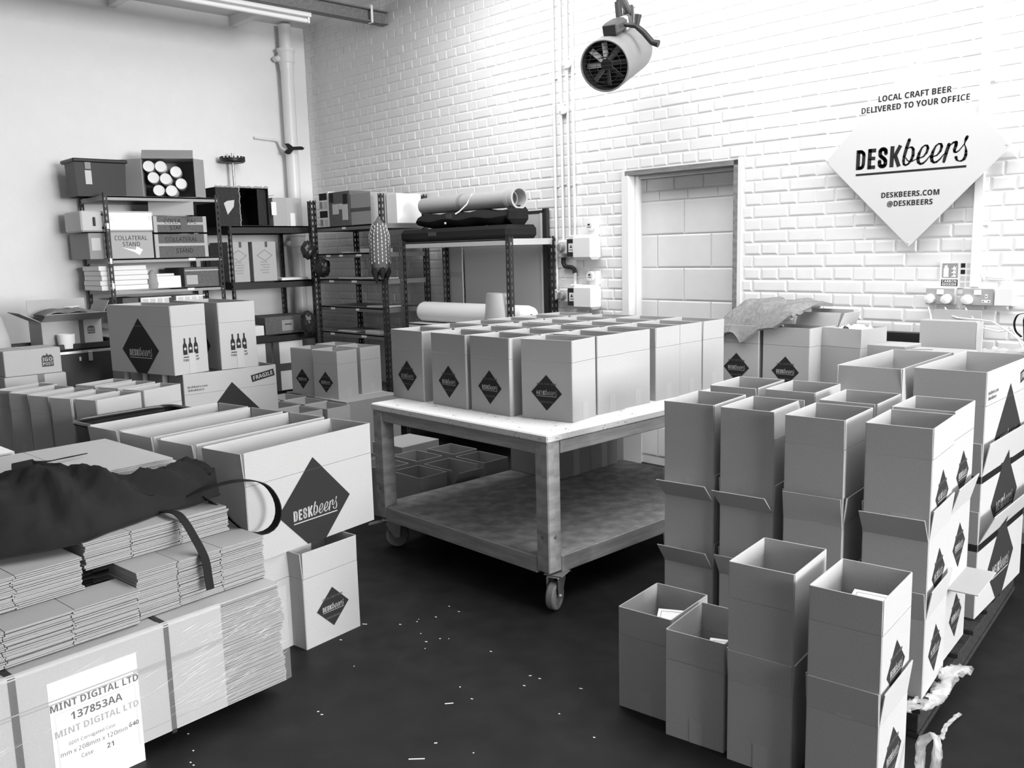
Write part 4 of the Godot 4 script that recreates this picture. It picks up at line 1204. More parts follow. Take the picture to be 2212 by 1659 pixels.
func contents_a() -> void:
	# everything is placed with its face towards +x
	var t := thing("storage_tub", "black lidded storage tub on top of the grey rack, a label on its end", "tub", at(0.33, 2.071, 2.225, 90))
	var b := MB.new()
	var lo := [Vector2(-0.17, -0.14), Vector2(0.17, -0.14), Vector2(0.20, -0.10), Vector2(0.20, 0.14), Vector2(-0.20, 0.14), Vector2(-0.20, -0.10)]
	for i in 6:
		var p: Vector2 = lo[i]; var q: Vector2 = lo[(i + 1) % 6]
		b.fix(Vector3(p.x * 0.94, 0, p.y * 0.94), Vector3(q.x * 0.94, 0, q.y * 0.94), Vector3(q.x, 0.27, q.y), Vector3(p.x, 0.27, p.y), Vector3(p.x + q.x, 0, p.y + q.y))
	part(t, "body", b.mesh(), M.black_plastic)
	part(t, "lid", bx(Vector3(0.43, 0.03, 0.31), 0.008, Vector3(0, 0.283, 0)), M.black_plastic)
	part(t, "sticker", bx(Vector3(0.05, 0.11, 0.001)), M.print_light, at(-0.10, 0.15, 0.141))
	part(t, "sticker", bx(Vector3(0.045, 0.07, 0.001)), M.print_mid, at(-0.10, 0.25, 0.146))
	# open carton of poster tubes lying on its side
	var c := thing("open_box", "open carton on its side full of white-capped poster tubes, on the grey rack", "box", at(0.33, 2.071, 1.60, 64))
	b = MB.new()
	var w := 0.42; var h := 0.33; var d := 0.40
	for q: Array in [[0, h - 0.002, w, 0.004], [0, 0.002, w, 0.004], [-w / 2 + 0.002, h / 2, 0.004, h], [w / 2 - 0.002, h / 2, 0.004, h]]:
		b.box(at(q[0], q[1], 0), Vector3(q[2], q[3], d))
	b.box(at(0, h / 2, -d / 2), Vector3(w, h, 0.004))
	part(c, "body", b.mesh(), M.kraft_dim)
	part(c, "flap", bx(Vector3(0.22, h - 0.01, 0.004), 0.0008, Vector3(-0.11, h / 2, 0)), M.kraft_dim, at(-w / 2, 0, d / 2, -32))
	part(c, "flap", bx(Vector3(0.13, h - 0.01, 0.004), 0.0008, Vector3(0.065, h / 2, 0)), M.kraft_dim, at(w / 2, 0, d / 2, 55))
	part(c, "flap", bx(Vector3(w - 0.06, 0.16, 0.004), 0.0008, Vector3(0, -0.08, 0)), M.kraft, Transform3D(Basis(Vector3.RIGHT, -0.35), Vector3(0, 0.0, d / 2 + 0.004)))
	part(c, "flap", bx(Vector3(w - 0.01, 0.12, 0.004), 0.0008, Vector3(0, 0.06, 0)), M.kraft_dim, Transform3D(Basis(Vector3.RIGHT, -0.9), Vector3(0, h, d / 2)))
	part(c, "packing_tape", bx(Vector3(0.06, 0.001, 0.2), 0, Vector3(0.15, h + 0.001, 0.05)), M.tape)
	var k := 0
	for p: Array in [[-0.155, 0.265], [-0.06, 0.262], [0.055, 0.225], [-0.125, 0.17], [-0.028, 0.16], [0.09, 0.125], [-0.09, 0.065], [0.012, 0.06]]:
		var m := MB.new()
		m.lathe(rot(Vector3(90, 0, 0)), [Vector2(0, 0.0), Vector2(0.034, 0.0), Vector2(0.036, -0.004), Vector2(0.036, -0.32), Vector2(0, -0.32)], 18)
		var pos := [0.16, 0.17, 0.10, 0.165, 0.17, 0.08, 0.15, 0.17]
		solo("poster_tube", "white-capped poster tube in the carton on its side, tube %s" % ["at the left edge", "upper left", "upper right", "middle left", "in the centre", "lower right", "bottom left", "bottom right"][k], "tube", tube_mesh(), M.paper, at(0.33, 2.071, 1.60, 64) * Transform3D(Basis(), Vector3(p[0], p[1], pos[k])), "poster tubes in the carton")
		k += 1
	# aluminium case
	var al := thing("tool_case", "silver aluminium case on the second shelf of the grey rack", "case", at(0.36, 1.787, 2.145, 90))
	part(al, "shell", bx(Vector3(0.58, 0.165, 0.40), 0.012, Vector3(-0.01, 0.0825, 0)), M.print_light)
	part(al, "front_panel", bx(Vector3(0.35, 0.14, 0.004), 0.002, Vector3(0.09, 0.0825, 0.2)), M.white_gloss)
	part(al, "latch", bx(Vector3(0.02, 0.03, 0.006), 0.001, Vector3(0.25, 0.11, 0.203)), M.steel)
	part(al, "latch", bx(Vector3(0.02, 0.03, 0.006), 0.001, Vector3(-0.06, 0.11, 0.203)), M.steel)
	for y: float in [0.03, 0.135]: part(al, "stud", bx(Vector3(0.016, 0.018, 0.006), 0.002, Vector3(-0.135, y, 0.2)), M.black_plastic)
	part(al, "handle", bx(Vector3(0.02, 0.07, 0.012), 0.004, Vector3(-0.2, 0.08, 0.204)), M.black_plastic)
	var hand := func(p: Node3D, s: String, size: float, T: Transform3D) -> void: part(p, "handwriting", txt(s, size, false), M.print_black, T)
	var b1 := plain_box("carton", "carton marked collateral stand with a white torn label, on the grey rack", at(0.36, 1.568, 2.07, 90), Vector3(0.36, 0.215, 0.42), M.kraft)
	hand.call(b1, "COLLATERAL", 0.034, at(0.0, 0.165, 0.2105)); hand.call(b1, "STAND", 0.034, at(0.0, 0.115, 0.2105))
	part(b1, "torn_label", poly_mesh([Vector2(-0.09, 0.02), Vector2(0.01, -0.02), Vector2(0.05, -0.045), Vector2(0.08, 0.0), Vector2(0.03, 0.03), Vector2(0.02, 0.0)]), M.paper, at(0.01, 0.07, 0.2112))
	var b0 := plain_box("carton", "plain carton with a shipping label left of the collateral one", at(0.33, 1.568, 2.335, 90), Vector3(0.13, 0.21, 0.46), M.kraft_dim)
	b0.position = Vector3(0.30, 1.568, 2.325)
	part(b0, "shipping_label", bx(Vector3(0.07, 0.1, 0.001)), M.print_light, at(-0.01, 0.12, 0.231))
	for q: Array in [[1.568, "lower", 0.195], [1.7785, "upper", 0.135]]:
		var p := plain_box("taped_parcel", "flat dark parcel wrapped in tape marked collateral stand, %s one" % q[1], at(0.36, q[0], 1.645, 90), Vector3(0.47, q[2], 0.42), M.kraft_dark, "dark taped parcels on the grey rack")
		hand.call(p, "COLLATERAL", 0.036, at(0.0, q[2] - 0.045, 0.2105)); hand.call(p, "STAND", 0.036, at(-0.02 if q[1] == "upper" else 0.02, q[2] * 0.28, 0.2105))
		part(p, "packing_tape", bx(Vector3(0.46, 0.022, 0.001)), M.tape, at(0, q[2] * 0.55, 0.2102))
		for s: float in [-1.0, 1.0]: part(p, "packing_tape", bx(Vector3(0.03, q[2], 0.001)), M.tape, at(s * 0.215, q[2] / 2, 0.2104))
		if q[1] == "upper": part(p, "packing_tape", bx(Vector3(0.06, q[2], 0.0012)), M.tape_dark, at(0.03, q[2] / 2, 0.211))
	# white books or boxed prints
	for i in 5:
		plain_box("white_box", "white flat box in the pile of five on the third shelf, %s" % ["bottom one", "second from the bottom", "middle one", "second from the top", "top one"][i], at(0.36, 1.3125 + i * 0.0402, 2.145 + [0.0, 0.004, -0.006, -0.003, 0.006][i], 90.0 + [0.5, -0.4, 0.6, 0.0, -0.5][i]), Vector3(0.38, 0.038, 0.40), M.paper, "pile of white boxes on the grey rack")
	var m := MB.new()
	m.lathe(ID, [Vector2(0, 0), Vector2(0.05, 0.0), Vector2(0.055, 0.04), Vector2(0.045, 0.09), Vector2(0.015, 0.15), Vector2(0, 0.155)], 14)
	solo("pear_shaped_bag", "small grey pear-shaped bag beside the pile of white boxes", "bag", m.mesh(), M.kraft_dim, at(0.50, 1.313, 1.895))
	plain_box("packet", "crumpled white packet on the third shelf of the grey rack", at(0.44, 1.3125, 1.765, 86), Vector3(0.20, 0.10, 0.22), M.paper, "", "packet")
	plain_box("packet", "thin white sheet pack lying behind the crumpled packet", at(0.36, 1.413, 1.80, 92), Vector3(0.22, 0.02, 0.2), M.paper, "", "packet")
	var dp := plain_box("taped_parcel", "long dark shrink-wrapped parcel on the third shelf of the grey rack", at(0.36, 1.3125, 1.48, 90), Vector3(0.33, 0.165, 0.42), M.kraft_dark)
	part(dp, "packing_tape", bx(Vector3(0.1, 0.08, 0.001)), M.tape, at(-0.10, 0.06, 0.211))
	part(dp, "packing_tape", bx(Vector3(0.32, 0.012, 0.001)), M.tape, at(0, 0.14, 0.211))
	for q: Array in [[1.90, "left"], [1.60, "right"]]:
		var cb := plain_box("printed_box", "flat white box printed with rows of small pictures, fourth shelf, %s one" % q[1], at(0.42, 1.0305, q[0], 90), Vector3(0.26, 0.21, 0.28), M.paper, "printed picture boxes on the grey rack")
		for k2 in 4: part(cb, "printed_picture", bx(Vector3(0.045, 0.055, 0.001)), M.print_light, at(-0.09 + k2 * 0.06, 0.17, 0.1405))
		part(cb, "dark_side", bx(Vector3(0.02, 0.2, 0.001)), M.print_dark, at(0.118, 0.1, 0.1407))
	plain_box("carton", "dark patterned box at the left of the fourth shelf", at(0.40, 1.0305, 2.11, 90), Vector3(0.13, 0.215, 0.3), M.kraft_dark)

func tube_mesh() -> ArrayMesh:
	if not cache.has("tube"):
		var m := MB.new()
		m.lathe(rot(Vector3(90, 0, 0)), [Vector2(0, 0.003), Vector2(0.038, 0.003), Vector2(0.039, 0.005), Vector2(0.044, 0.005), Vector2(0.046, 0.0), Vector2(0.046, -0.32), Vector2(0, -0.32)], 20)
		cache["tube"] = m.mesh()
	return cache["tube"]

func contents_b() -> void:
	# torn black carton with a dark open front
	var c := thing("torn_carton", "torn black open carton on top of the black rack", "box", at(0.33, 1.831, 1.04, 88))
	var b := MB.new()
	var w := 0.50; var h := 0.34; var d := 0.44
	for q: Array in [[0, h - 0.003, w, 0.006], [0, 0.003, w, 0.006], [-w / 2 + 0.003, h / 2, 0.006, h], [w / 2 - 0.003, h / 2, 0.006, h]]: b.box(at(q[0], q[1], 0), Vector3(q[2], q[3], d))
	b.box(at(0, h / 2, -d / 2), Vector3(w, h, 0.006))
	b.box(at(-0.14, h / 2, d / 2), Vector3(0.22, h, 0.005))
	part(c, "body", b.mesh(), M.black_board)
	b = MB.new()
	rng.seed = 41
	for k in 16:
		b.box(Transform3D(Basis(Vector3.FORWARD, rng.randf_range(-0.3, 0.3)), Vector3(-w / 2 + (k + 0.5) * w / 16, h + 0.003 + rng.randf() * 0.008, d / 2)), Vector3(w / 15, 0.012, 0.006))
		b.box(Transform3D(Basis(Vector3.FORWARD, rng.randf_range(-0.3, 0.3)), Vector3(-0.03 + rng.randf_range(-0.004, 0.004), (k + 0.5) * h / 16, d / 2)), Vector3(0.008, h / 15, 0.006))
	part(c, "torn_edge", b.mesh(), M.kraft_dim)
	part(c, "flap", bx(Vector3(0.15, h - 0.02, 0.005), 0.001, Vector3(0.075, h / 2, 0)), M.black_board, at(0.14, 0, d / 2, 24))
	part(c, "torn_label", poly_mesh([Vector2(-0.05, 0.03), Vector2(-0.02, 0.05), Vector2(0.05, 0.06), Vector2(0.04, 0.0), Vector2(-0.02, -0.07), Vector2(-0.035, -0.02)]), M.print_light, at(-0.13, 0.17, d / 2 + 0.003))
	var g := plain_box("carton", "pale carton with tape strips on the black rack beside the torn one", at(0.33, 1.831, 0.60, 90), Vector3(0.30, 0.26, 0.42), M.kraft)
	part(g, "packing_tape", bx(Vector3(0.07, 0.26, 0.001)), M.tape, at(0.02, 0.13, 0.211))
	part(g, "packing_tape", bx(Vector3(0.05, 0.12, 0.001)), M.paper, at(0.05, 0.06, 0.2115))
	part(g, "white_label", bx(Vector3(0.05, 0.12, 0.001)), M.paper, at(-0.14, 0.16, 0.2112))
	part(g, "open_flap", bx(Vector3(0.16, 0.004, 0.2), 0.001, Vector3(-0.06, 0, 0)), M.kraft_dim, Transform3D(Basis(Vector3.FORWARD, -0.08), Vector3(-0.06, 0.29, -0.05)))
	# chrome stand with a toothed black disc standing on the rack
	var s := thing("disc_stand", "chrome pole with a toothed black disc behind the torn carton", "stand", at(0.12, 1.8305, 0.905))
	b = MB.new()
	b.tube([Vector3(0, 0, 0), Vector3(0, 0.69, 0)], 0.011, 10)
	part(s, "pole", b.mesh(), M.steel)
	b = MB.new()
	b.lathe(ID, [Vector2(0, 0.60), Vector2(0.10, 0.60), Vector2(0.115, 0.612), Vector2(0.115, 0.64), Vector2(0.0, 0.65)], 30)
	for k in 18:
		var a := TAU * k / 18.0
		b.box(Transform3D(Basis(Vector3.UP, -a), Vector3(cos(a) * 0.108, 0.645, sin(a) * 0.108)), Vector3(0.012, 0.02, 0.014))
	part(s, "disc", b.mesh(), M.black_plastic)
	# upright printed cartons on the second shelf
	for q: Array in [[1.125, "left one", 0.2], [0.87, "right one", 0.235]]:
		var p := plain_box("carton", "upright grey carton printed with a diamond outline, %s" % q[1], at(0.37, 1.331, q[0], 90), Vector3(q[2], 0.36, 0.36), M.kraft, "printed upright cartons on the black rack")
		b = MB.new()
		var pts := [Vector2(-0.075, 0), Vector2(0, 0.05), Vector2(0.075, 0), Vector2(0, -0.05), Vector2(-0.075, 0)]
		b.stroke(ID, pts, [0.003, 0.003, 0.003, 0.003, 0.003], 0)
		part(p, "printed_outline", b.mesh(), M.print_dark, at(0, 0.235, 0.181))
		for k in 5: part(p, "printed_line", bx(Vector3(0.07 + 0.02 * (k % 2), 0.010, 0.0006)), M.print_mid, at(-0.01 + 0.01 * (k % 3), 0.175 - k * 0.024, 0.181))
		part(p, "tape_tab", bx(Vector3(0.025, 0.05, 0.001)), M.tape_dark, at(0.02, 0.335, 0.181))
	plain_box("paper_stack", "stack of white sheets on the second shelf of the black rack", at(0.42, 1.331, 0.58, 90), Vector3(0.28, 0.022, 0.3), M.paper, "", "paper")
	# below: white slab pile, taped box, strapped white boxes
	var tp := plain_box("taped_parcel", "dark shrink-wrapped carton with two pale labels on the black rack's low shelf", at(0.36, 0.8355, 0.66, 90), Vector3(0.52, 0.16, 0.42), M.kraft_dark)
	for x: float in [-0.03, 0.19]:
		var lb := part(tp, "paper_label", bx(Vector3(0.12, 0.10, 0.001)), M.kraft_dim, at(x, 0.075, 0.2105))
		part(lb, "printed_line", bx(Vector3(0.07, 0.012, 0.0006)), M.print_dark, at(0.005, 0.01, 0.0008))
	plain_box("paper_stack", "pile of white card at the left of the low shelf", at(0.46, 0.8355, 1.05, 90), Vector3(0.22, 0.09, 0.24), M.paper, "", "paper")
	for q: Array in [[1.03, "left"], [0.70, "right"]]:
		var p := plain_box("strapped_box", "white box bound with dark tape on the black rack's bottom, %s one" % q[1], at(0.40, 0.3005, q[0], 90), Vector3(0.30, 0.46, 0.36), M.paper, "strapped white boxes on the black rack")
		part(p, "packing_tape", bx(Vector3(0.06, 0.46, 0.001)), M.tape_dark, at(0.12 if q[1] == "left" else -0.13, 0.23, 0.181))
		part(p, "packing_tape", bx(Vector3(0.30, 0.07, 0.001)), M.tape_dark, at(0, 0.22, 0.1813))

func contents_c() -> void:
	rng.seed = 15
	for q: Array in [[1.8055, "lower"], [1.962, "upper"]]:
		var p := plain_box("printed_box", "small black and white appliance box on the label rack, %s one" % q[1], at(0.965, q[0], 0.33), Vector3(0.16, 0.156, 0.28), M.paper, "appliance boxes on the label rack")
		part(p, "printed_band", bx(Vector3(0.13, 0.06, 0.001)), M.print_black, at(-0.008, 0.115, 0.1405))
		part(p, "printed_picture", bx(Vector3(0.05, 0.06, 0.001)), M.print_mid, at(-0.045, 0.04, 0.1405))
		part(p, "printed_picture", bx(Vector3(0.06, 0.06, 0.001)), M.print_light, at(0.03, 0.04, 0.1405))
	var a := plain_box("carton", "dark printed carton patched with white labels on the label rack", at(1.235, 1.8055, 0.31), Vector3(0.34, 0.30, 0.34), M.kraft_dark)
	for q: Array in [[-0.06, 0.15, 0.10, 0.09, 0], [0.09, 0.12, 0.09, 0.14, 0], [0.02, 0.17, 0.05, 0.05, 0], [0.10, 0.23, 0.07, 0.09, 1], [-0.12, 0.25, 0.06, 0.08, 1]]:
		part(a, "pasted_label", bx(Vector3(q[2], q[3], 0.001)), M.print_black if q[4] == 1 else M.print_light, at(q[0], q[1], 0.171))
	var c := plain_box("carton", "brown carton with faint writing on the label rack", at(1.57, 1.8055, 0.31), Vector3(0.31, 0.27, 0.34), M.kraft_dim)
	part(c, "packing_tape", bx(Vector3(0.3, 0.03, 0.001)), M.tape_dark, at(0, 0.13, 0.171))
	plain_box("white_box", "plain white box at the right end of the label rack's top", at(1.815, 1.8055, 0.2), Vector3(0.15, 0.25, 0.26), M.paper)
	# flyers lying on the shelves
	for q: Array in [[1.25, 1.5655, 0.10, 0.012, "second"], [1.60, 1.5655, 0.22, 0.034, "second"], [1.30, 1.3375, 0.34, 0.012, "third"], [1.70, 1.3375, 0.16, 0.01, "third"], [1.68, 1.0925, 0.24, 0.014, "fourth"], [1.2, 0.8585, 0.26, 0.012, "fifth"], [1.62, 0.8585, 0.22, 0.03, "fifth"]]:
		plain_box("paper_stack", "low stack of paper on the label rack, %s shelf, %s" % [q[4], "left" if q[0] < 1.4 else "right"], at(q[0], q[1], 0.36, rng.randf_range(-4, 4)), Vector3(q[2], q[3], 0.2), M.print_light, "paper on the label rack", "paper")
	# net sack of white packing chips hanging on the front post
	var n := thing("net_bag", "long mesh bag hanging from the label rack's front post", "bag", at(1.905, 0, 0.535))
	var m := MB.new()
	var prof := [Vector2(0.006, 1.86), Vector2(0.02, 1.83), Vector2(0.05, 1.80), Vector2(0.078, 1.72), Vector2(0.088, 1.60), Vector2(0.088, 1.50), Vector2(0.075, 1.44), Vector2(0.05, 1.40), Vector2(0.02, 1.375), Vector2(0.0, 1.37)]
	prof.reverse()
	m.lathe(ID, prof, 24)
	part(n, "sack", m.mesh(), M.marl_dark)
	m = MB.new()
	rng.seed = 9
	for k in 16:
		for j in 11:
			var y := 1.79 - j * 0.031 - (k % 2) * 0.015
			var r := 0.082 if y < 1.70 else lerpf(0.055, 0.083, (1.79 - y) / 0.09)
			if y < 1.47: continue
			var an := TAU * k / 16.0
			m.box(Transform3D(Basis(Vector3.UP, -an), Vector3(cos(an) * (r + 0.004), y, sin(an) * (r + 0.004))), Vector3(0.004, 0.022, 0.009), 0.0015)
	part(n, "net_cord", m.mesh(), M.print_light).set_meta("kind", "stuff")
	m = MB.new()
	for k in 5:
		var an := TAU * k / 5.0 + 0.4
		m.tube([Vector3(cos(an) * 0.045, 1.45, sin(an) * 0.045), Vector3(cos(an) * 0.06, 1.40, sin(an) * 0.06), Vector3(cos(an) * 0.05, 1.35 - 0.02 * (k % 3), sin(an) * 0.05)], [0.03, 0.028, 0.008], 7)
	part(n, "gathered_end", m.mesh(), M.black_cloth)
	# dark bubble wrap bundles at the left post
	for q: Array in [[0.80, 1.60, 0.56, 0.055, 0.08, "upper"], [0.92, 1.44, 0.50, 0.085, 0.085, "lower"], [0.79, 0.93, 0.60, 0.06, 0.11, "bottom"]]:
		m = MB.new()
		var f := FastNoiseLite.new()
		f.seed = 6; f.frequency = 9.0
		var rows := []
		for i in 15:
			var r := []
			for j in 25:
				var th := PI * i / 14.0
				var ph := TAU * j / 24.0
				var dr := Vector3(sin(th) * cos(ph), cos(th), sin(th) * sin(ph))
				r.append(dr * Vector3(q[3], q[4], 0.07) * (1.0 + 0.35 * f.get_noise_3dv(dr * 0.25 + Vector3.ONE * q[1])))
			rows.append(r)
		m.sheet(rows, 0.0)
		solo("plastic_bundle", "%s dark crumpled plastic bundle tied at the corner posts of the racks" % q[5], "bundle", m.mesh(), M.black_gloss_bag, at(q[0], q[1], q[2]), "dark plastic bundles")

func contents_d() -> void:
	# board leaning on the wall behind, in a dark frame
	var bd := thing("whiteboard", "large pale board in a dark frame standing on the wall behind the wide rack", "board", ID)
	part(bd, "panel", bx(Vector3(0.93, 1.80, 0.018), 0.002), M.board_grey, at(2.86, 0.925, 0.022))
	part(bd, "frame_side", bx(Vector3(0.05, 1.86, 0.03), 0.004), M.black_rack, at(3.345, 0.93, 0.022))
	part(bd, "frame_side", bx(Vector3(0.02, 1.80, 0.028), 0.003), M.print_light, at(3.305, 0.93, 0.022))
	part(bd, "frame_top", bx(Vector3(0.97, 0.022, 0.03), 0.003), M.black_rack, at(2.86, 1.836, 0.022))
	var pn := thing("board_strip", "narrow grey board with writing beside the framed board", "board", ID)
	part(pn, "panel", bx(Vector3(0.20, 1.60, 0.014), 0.002), M.board_dim, at(2.27, 0.80, 0.03))
	part(pn, "handwriting", txt("STAND", 0.04, false), M.print_mid, at(2.28, 1.36, 0.0375))
	# black bags
	var b := MB.new()
	b.box(at(0, 0.052, 0), Vector3(1.32, 0.104, 0.32), 0.03)
	var lo := thing("long_bag", "long flat black case on top of the wide rack, lower one", "bag", at(2.70, 1.636, 0.27))
	part(lo, "body", b.mesh(), M.black_cloth)
	part(lo, "patch", bx(Vector3(0.1, 0.03, 0.002)), M.print_dark, at(-0.22, 0.06, 0.161))
	b = MB.new()
	var rows := []
	for i in 20:
		var r := []
		for j in 13:
			var a := TAU * j / 12.0
			var t := i / 19.0
			var e := 1.0 - pow(absf(2.0 * t - 1.0), 8.0) * 0.5
			r.append(Vector3((t - 0.5) * 1.18, 0.06 + 0.062 * sin(a) * e + 0.008 * sin(i * 1.1), 0.13 * cos(a) * e))
		rows.append(r)
	b.sheet(rows, 0.0)
	b.box(at(0.56, 0.07, 0), Vector3(0.1, 0.14, 0.2), 0.04)
	var up := thing("long_bag", "long soft black bag lying on the flat case, upper one", "bag", at(2.74, 1.741, 0.27))
	part(up, "body", b.mesh(), M.black_cloth)
	part(up, "tag", bx(Vector3(0.02, 0.015, 0.004), 0.001), M.paper, at(-0.13, 0.035, 0.128))
	part(up, "patch", bx(Vector3(0.07, 0.04, 0.003)), M.print_dark, at(-0.09, 0.085, 0.124))
	# cardboard tube with a thick ringed end and a dark band
	var ct := thing("cardboard_tube", "big pale cardboard tube lying on the black bags, its open end showing rings", "tube", at(2.72, 1.932, 0.26, -2.0))
	b = MB.new()
	b.lathe(rot(Vector3(0, 0, -90)), [Vector2(0.058, -0.57), Vector2(0.066, -0.57), Vector2(0.066, 0.53), Vector2(0.050, 0.53), Vector2(0.050, -0.5)], 28)
	part(ct, "tube", b.mesh(), M.kraft)
	b = MB.new()
	b.lathe(rot(Vector3(0, 0, -90)), [Vector2(0.058, 0.52), Vector2(0.083, 0.52), Vector2(0.083, 0.56), Vector2(0.078, 0.563), Vector2(0.076, 0.575), Vector2(0.083, 0.578), Vector2(0.083, 0.615), Vector2(0.066, 0.615), Vector2(0.06, 0.56), Vector2(0.058, 0.52)], 30)
	part(ct, "ring_end", b.mesh(), M.kraft)
	b = MB.new()
	b.lathe(rot(Vector3(0, 0, -90)), [Vector2(0.0665, -0.06), Vector2(0.0675, -0.06), Vector2(0.0675, -0.015), Vector2(0.0665, -0.015)], 28)
	part(ct, "band", b.mesh(), M.print_mid)
	b = MB.new()
	b.tube([Vector3(0.12, 0.06, 0.04), Vector3(0.09, -0.02, 0.075), Vector3(0.03, -0.07, 0.10), Vector3(0.0, -0.09, 0.12)], 0.006, 6)
	part(ct, "white_tie", b.mesh(), M.paper)
	# white roll on the lower shelf
	b = MB.new()
	b.lathe(rot(Vector3(0, 0, -90)), [Vector2(0.02, -0.64), Vector2(0.075, -0.64), Vector2(0.082, -0.62), Vector2(0.082, 0.60), Vector2(0.072, 0.64), Vector2(0.02, 0.64)], 28)
	solo("paper_roll", "long white roll of film lying on the wide rack's lower shelf", "roll", b.mesh(), M.paper, at(2.84, 1.069, 0.33))
	b = MB.new()
	var rr := []
	for i in 9:
		var r := []
		for j in 25:
			var a := TAU * j / 24.0
			var y := i / 8.0 * 0.26
			r.append(Vector3(cos(a) * (0.14 - 0.045 * i / 8.0 + 0.006 * sin(j * 2.0 + i)), y, sin(a) * (0.07 - 0.01 * i / 8.0)))
		rr.append(r)
	b.sheet(rr, 0.0)
	solo("wrapped_roll", "pale paper-wrapped bundle standing before the white roll", "bundle", b.mesh(), M.board_dim, at(3.27, 0.986, 0.47), "")
	solo("black_bin", "black box under the white roll on the wide rack", "bin", bx(Vector3(0.9, 0.62, 0.36), 0.01, Vector3(0, 0.31, 0)), M.black_plastic, at(2.8, 0.301, 0.275))

# ---------------------------------------------------------------- things fixed to the walls and ceiling
func fixtures() -> void:
	# cast iron drainpipe in the corner
	var p := thing("drainpipe", "thick white-painted drainpipe in the corner by the left wall", "pipe", at(0.11, 0, 0.27))
	var b := MB.new()
	b.tube([Vector3(0, 0.02, 0), Vector3(0, 3.40, 0)], 0.062, 20)
	part(p, "pipe", b.mesh(), M.white_gloss)
	for y: float in [3.46, 1.70]:
		b = MB.new()
		b.lathe(at(0, y, 0), [Vector2(0.060, -0.14), Vector2(0.066, -0.12), Vector2(0.07, -0.06), Vector2(0.078, -0.05), Vector2(0.078, 0.04), Vector2(0.086, 0.05), Vector2(0.086, 0.075), Vector2(0.06, 0.08)], 22)
		b.box(at(-0.03, y - 0.02, 0.085), Vector3(0.10, 0.05, 0.06), 0.02)
		part(p, "socket_collar", b.mesh(), M.white_gloss)
	b = MB.new()
	b.tube([Vector3(0, 3.40, 0), Vector3(0, 3.76, 0)], 0.058, 20)
	part(p, "upper_pipe", b.mesh(), M.white_gloss)
	# small branch with a black clamp
	var br := thing("branch_pipe", "thin white pipe branch with a black tap handle on the left wall", "pipe", ID)
	b = MB.new()
	b.tube([Vector3(0.03, 2.69, 0.62), Vector3(0.03, 2.68, 0.40), Vector3(0.05, 2.665, 0.375), Vector3(0.08, 2.60, 0.36), Vector3(0.14, 2.575, 0.355)], 0.012, 8)
	part(br, "pipe", b.mesh(), M.white_gloss)
	b = MB.new()
	b.prism(Transform3D(Basis(Vector3.UP, 0.75), Vector3(0.215, 2.585, 0.30)), PackedVector2Array([Vector2(-0.09, 0.05), Vector2(-0.05, 0.05), Vector2(-0.01, 0.018), Vector2(0.075, 0.018), Vector2(0.10, 0.004), Vector2(0.085, -0.014), Vector2(-0.01, -0.012), Vector2(-0.045, -0.05), Vector2(-0.075, -0.05), Vector2(-0.10, -0.03), Vector2(-0.06, 0.0)]), 0.02)
	part(br, "clamp", b.mesh(), M.black_plastic)
	# fluorescent batten and steel beam
	var lt := thing("strip_light", "white fluorescent strip light under the ceiling, switched off", "light", at(1.30, 3.55, 1.88))
	part(lt, "tray", bx(Vector3(0.13, 0.075, 2.30), 0.004), M.white_gloss)
	b = MB.new()
	b.tube([Vector3(0.03, -0.065, -1.12), Vector3(0.03, -0.065, 1.12)], 0.019, 14)
	part(lt, "tube", b.mesh(), M.white_plastic)
	for s: float in [-1.0, 1.0]: part(lt, "lamp_holder", bx(Vector3(0.03, 0.05, 0.02), 0.003), M.white_plastic, at(0.03, -0.06, s * 1.135))
	for s: float in [-0.8, 0.8]: part(lt, "hanger", bx(Vector3(0.02, 0.2, 0.02)), M.white_plastic, at(0, 0.135, s))
	var bm := Node3D.new()
	bm.name = "trim_1"
	add_child(bm)
	bm.set_meta("kind", "structure")
	bm.position = Vector3(1.39, 0, 0)
	b = MB.new()
	b.box(at(0, 3.60, 2.2), Vector3(0.012, 0.09, 4.4))
	b.box(at(0, 3.55, 2.2), Vector3(0.10, 0.012, 4.4), 0.003)
	b.box(at(0, 3.65, 2.2), Vector3(0.10, 0.012, 4.4), 0.003)
	part(bm, "steel_beam", b.mesh(), M.beam_paint)
	b = MB.new()
	b.box(at(0.056, 3.61, 0.18), Vector3(0.006, 0.14, 0.022), 0.002)
	b.box(at(0.03, 3.537, 0.18), Vector3(0.06, 0.006, 0.022), 0.002)
	part(bm, "clip", b.mesh(), M.white_plastic)
	for k in 3:
		struct("trim_%d" % (k + 2), bx(Vector3(8.0, 0.09, 0.07), 0.003), M.ceiling_white, at(4.0, 3.735, 0.75 + k * 1.1))
	conduits()
	heater()
	sign_board()
	sockets()

func clip_pair(p: Node3D, x: float, y: float) -> void:
	var b := MB.new()
	b.box(at(x, y, 0.004), Vector3(0.05, 0.012, 0.006), 0.002)
	for s: float in [-1.0, 1.0]: b.lathe(Transform3D(Basis(Vector3.RIGHT, PI / 2), Vector3(x + s * 0.02, y, 0.007)), [Vector2(0.004, 0), Vector2(0.003, 0.003), Vector2(0, 0.003)], 8)
	part(p, "saddle", b.mesh(), M.white_plastic)

